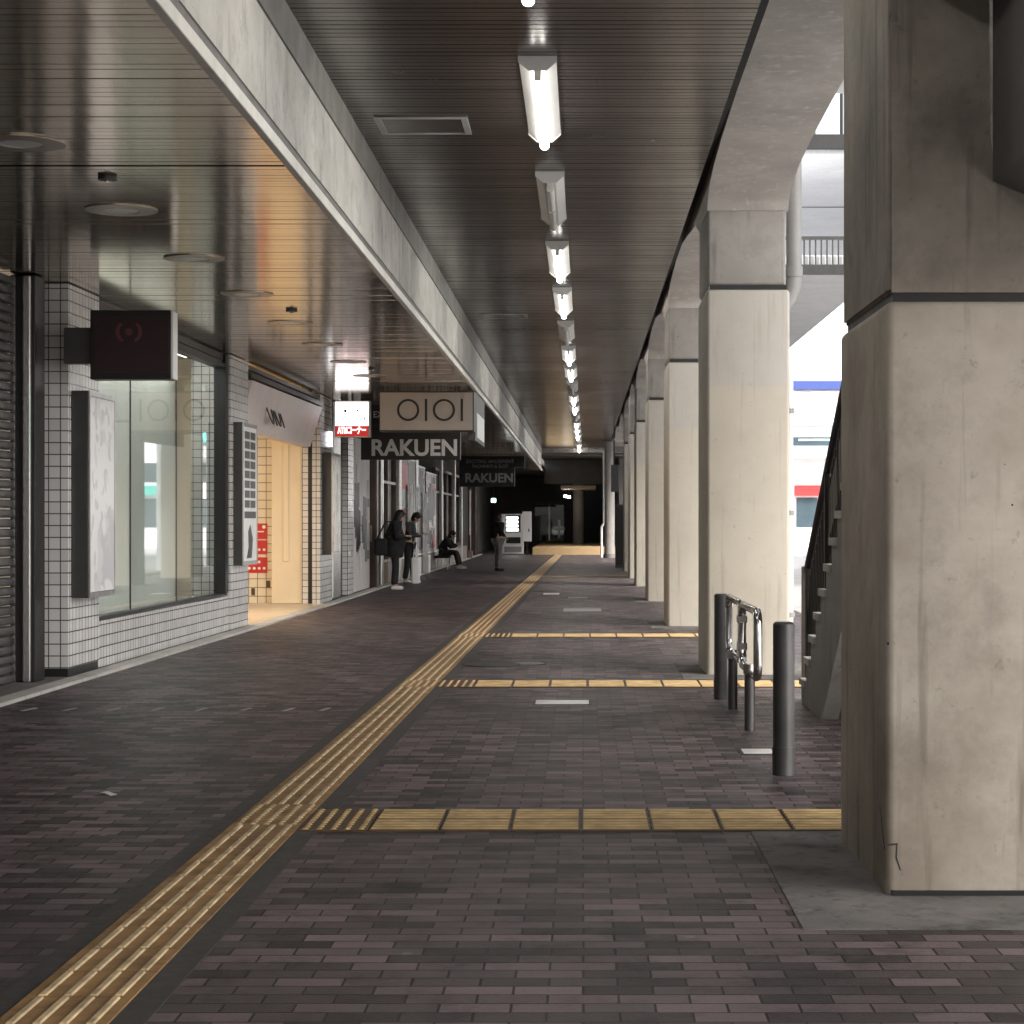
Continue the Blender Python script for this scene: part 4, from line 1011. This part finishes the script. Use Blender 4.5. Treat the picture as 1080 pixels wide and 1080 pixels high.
    for v in bm.verts:
        d = v.co.copy(); f_, l_, c_ = d.x, d.y, d.z
        rad = 1 + .05 * math.sin(9 * d.x + 3 * d.z) * math.sin(8 * d.y) 
        if f_ > .35 and c_ < .45: rad *= .72
        drop = -.05 if c_ < -.2 and f_ < .2 else 0
        big = 1.28 if hair_long else 1.0
        p = hd - fw * .018 + cr * .032 + (fw * f_ * .118 + Vector((0, l_ * .104 * big, 0)) + cr * c_ * .112) * rad + cr * drop
        if hair_long and c_ < .1 and f_ < .3: p = p - cr * (.16 * min(1, (.1 - c_) * 1.4)) - fw * .02
        v.co = p * k
    e = obj('hair', bm, M['hair'], None, None, True); e.parent = t
    bm = B()
    for sd_ in (-1, 1):
        q = (hd + fw * .088 + Vector((0, sd_ * .032, 0)) + cr * .01) * k; bmesh.ops.create_icosphere(bm, subdivisions=2, radius=.011 * k, matrix=Matrix.Translation(q + wloc(t)))
    obj('eye', bm, M['ink'], t)
    bm = B()
    for sd_ in (-1, 1):
        q = (hd - fw * .005 + Vector((0, sd_ * .09, 0)) - cr * .01) * k; bmesh.ops.create_icosphere(bm, subdivisions=2, radius=.025 * k, matrix=Matrix.Translation(q + wloc(t)))
    obj('ear', bm, M['skin'], t)
    return t
def stand(lean=0, armL=None, armR=None, legx=(.0, .0), bow=0):
    P = {'pelvis': (0, 0, .94, (.12, .14)), 'waist': (.01 + lean * .3, 0, 1.10, (.105, .13)), 'chest': (.0 + lean * .7, 0, 1.30, (.115, .16)), 'neck': (.01 + lean, 0, 1.46, .055),
         'chin': (.035 + lean + bow * .5, 0, 1.50 - bow * .1, .062), 'head': (.045 + lean + bow, 0, 1.575 - bow * .25, (.088, .08)), 'crown': (.035 + lean + bow * 1.4, 0, 1.655 - bow * .4, .062)}
    for s, q, lx in (('L', 1, legx[0]), ('R', -1, legx[1])):
        P['hip' + s] = (0, q * .09, .88, .085); P['knee' + s] = (.02 + lx * .5, q * .095, .50, .058); P['ankle' + s] = (-.02 + lx, q * .1, .09, .042); P['toe' + s] = (.12 + lx, q * .12, .035, .034)
        P['sho' + s] = (lean * .85, q * .175, 1.385, .058)
        a = armL if s == 'L' else armR
        P['elb' + s] = (*a[0], .043); P['wri' + s] = (*a[1], .03)
    return P
pa = stand(.03, ((.02, .25, 1.10), (.24, .16, 1.13)), ((.02, -.25, 1.10), (.24, -.12, 1.14)), (.05, -.02), .06)
person((-3.95, 40.5, 0), R(15), pa, 'person in a long black coat with bushy hair standing beside the doors', M['coat'], M['trousers'], M['whiteshoe'], True, True, .985)
pb = stand(.05, ((.08, .25, 1.12), (.30, .14, 1.16)), ((.08, -.25, 1.12), (.30, -.12, 1.18)), (.10, -.05), .10)
person((-4.02, 44.6, 0), R(-8), pb, 'person in charcoal jacket bending over a white sheet beside the long coat', M['jacket'], M['trousers'], M['whiteshoe'], False, False, .97)
tag(obj('paper_sheet', prism(B(), [(-3.72, 1.10), (-3.42, 1.30), (-3.415, 1.293), (-3.715, 1.093)], 'y', 44.42, 44.72), M['paper']), 'white sheet held by the person in the charcoal jacket', 'paper')
bm = bx(B(), -3.88, -3.70, 43.6, 43.95, .02, .62, .04, 3)
tb = thing('white_bag', (-3.8, 43.8, 0), 'tall white carrier bag standing between the two people', 'bag')
obj('bag', bm, M['paper'], tb); obj('handles', tube(B(), [(-3.84, 43.77, .6), (-3.82, 43.77, .8), (-3.76, 43.77, .8), (-3.74, 43.77, .6)], .012, 8), M['paper'], tb)
# a shoulder bag at the coat's hip
gb = thing('shoulder_bag', (-4.2, 40.3, .7), 'bulky dark shoulder bag hanging behind the long black coat', 'bag')
obj('bag', bx(B(), -4.34, -4.08, 40.2, 40.42, .72, 1.08, .05, 3), M['coat'], gb)
obj('strap', tube(B(), [(-4.3, 40.31, 1.05), (-4.12, 40.31, 1.42), (-3.98, 40.33, 1.43)], .018, 8), M['coat'], gb)
# seated person on a low bench
ps = {'pelvis': (0, 0, .50, (.12, .15)), 'waist': (.05, 0, .66, (.11, .13)), 'chest': (.16, 0, .83, (.115, .155)), 'neck': (.25, 0, .955, .055), 'chin': (.305, 0, .965, .06), 'head': (.345, 0, 1.01, (.086, .08)), 'crown': (.365, 0, 1.09, .06)}
for s, q in (('L', 1), ('R', -1)):
    ps['hip' + s] = (.06, q * .09, .48, .085); ps['knee' + s] = (.46, q * .12, .50, .058); ps['ankle' + s] = (.56, q * .12, .10, .042); ps['toe' + s] = (.70, q * .13, .035, .034)
    ps['sho' + s] = (.20, q * .17, .88, .056); ps['elb' + s] = (.34, q * .21, .64, .043); ps['wri' + s] = (.50, q * .07, .76, .03)
person((-4.25, 58.0, 0), R(-10), ps, 'person in black sitting on a low bench bent over a phone', M['coat'], M['trousers'], M['whiteshoe'])
bn = thing('bench', (-4.2, 58.0, 0), 'low dark bench under the seated person', 'bench')
obj('seat', bx(B(), -4.42, -3.98, 57.45, 58.5, .33, .40, .02), M['coat'], bn)
for a in (57.55, 58.4):
    for b_ in (-4.38, -4.04): obj('leg', cyl(B(), (b_, a, 0), (b_, a, .335), .018, 10), M['steel'], bn)
tag(obj('phone', bx(B(), -3.68, -3.67, 57.83, 57.90, .78, .92, .003), M['ink']), 'small dark phone held up by the seated person', 'phone')
pm = stand(.0, ((-.02, .24, 1.12), (.17, .14, 1.02)), ((-.02, -.24, 1.12), (.17, -.14, 1.02)), (.04, -.03), .0)
person((-2.46, 55.8, 0), R(35), pm, 'man in a black jacket and grey trousers standing before the vending machine', M['coat'], M['greytrousers'], M['coat'], False, False, .965)
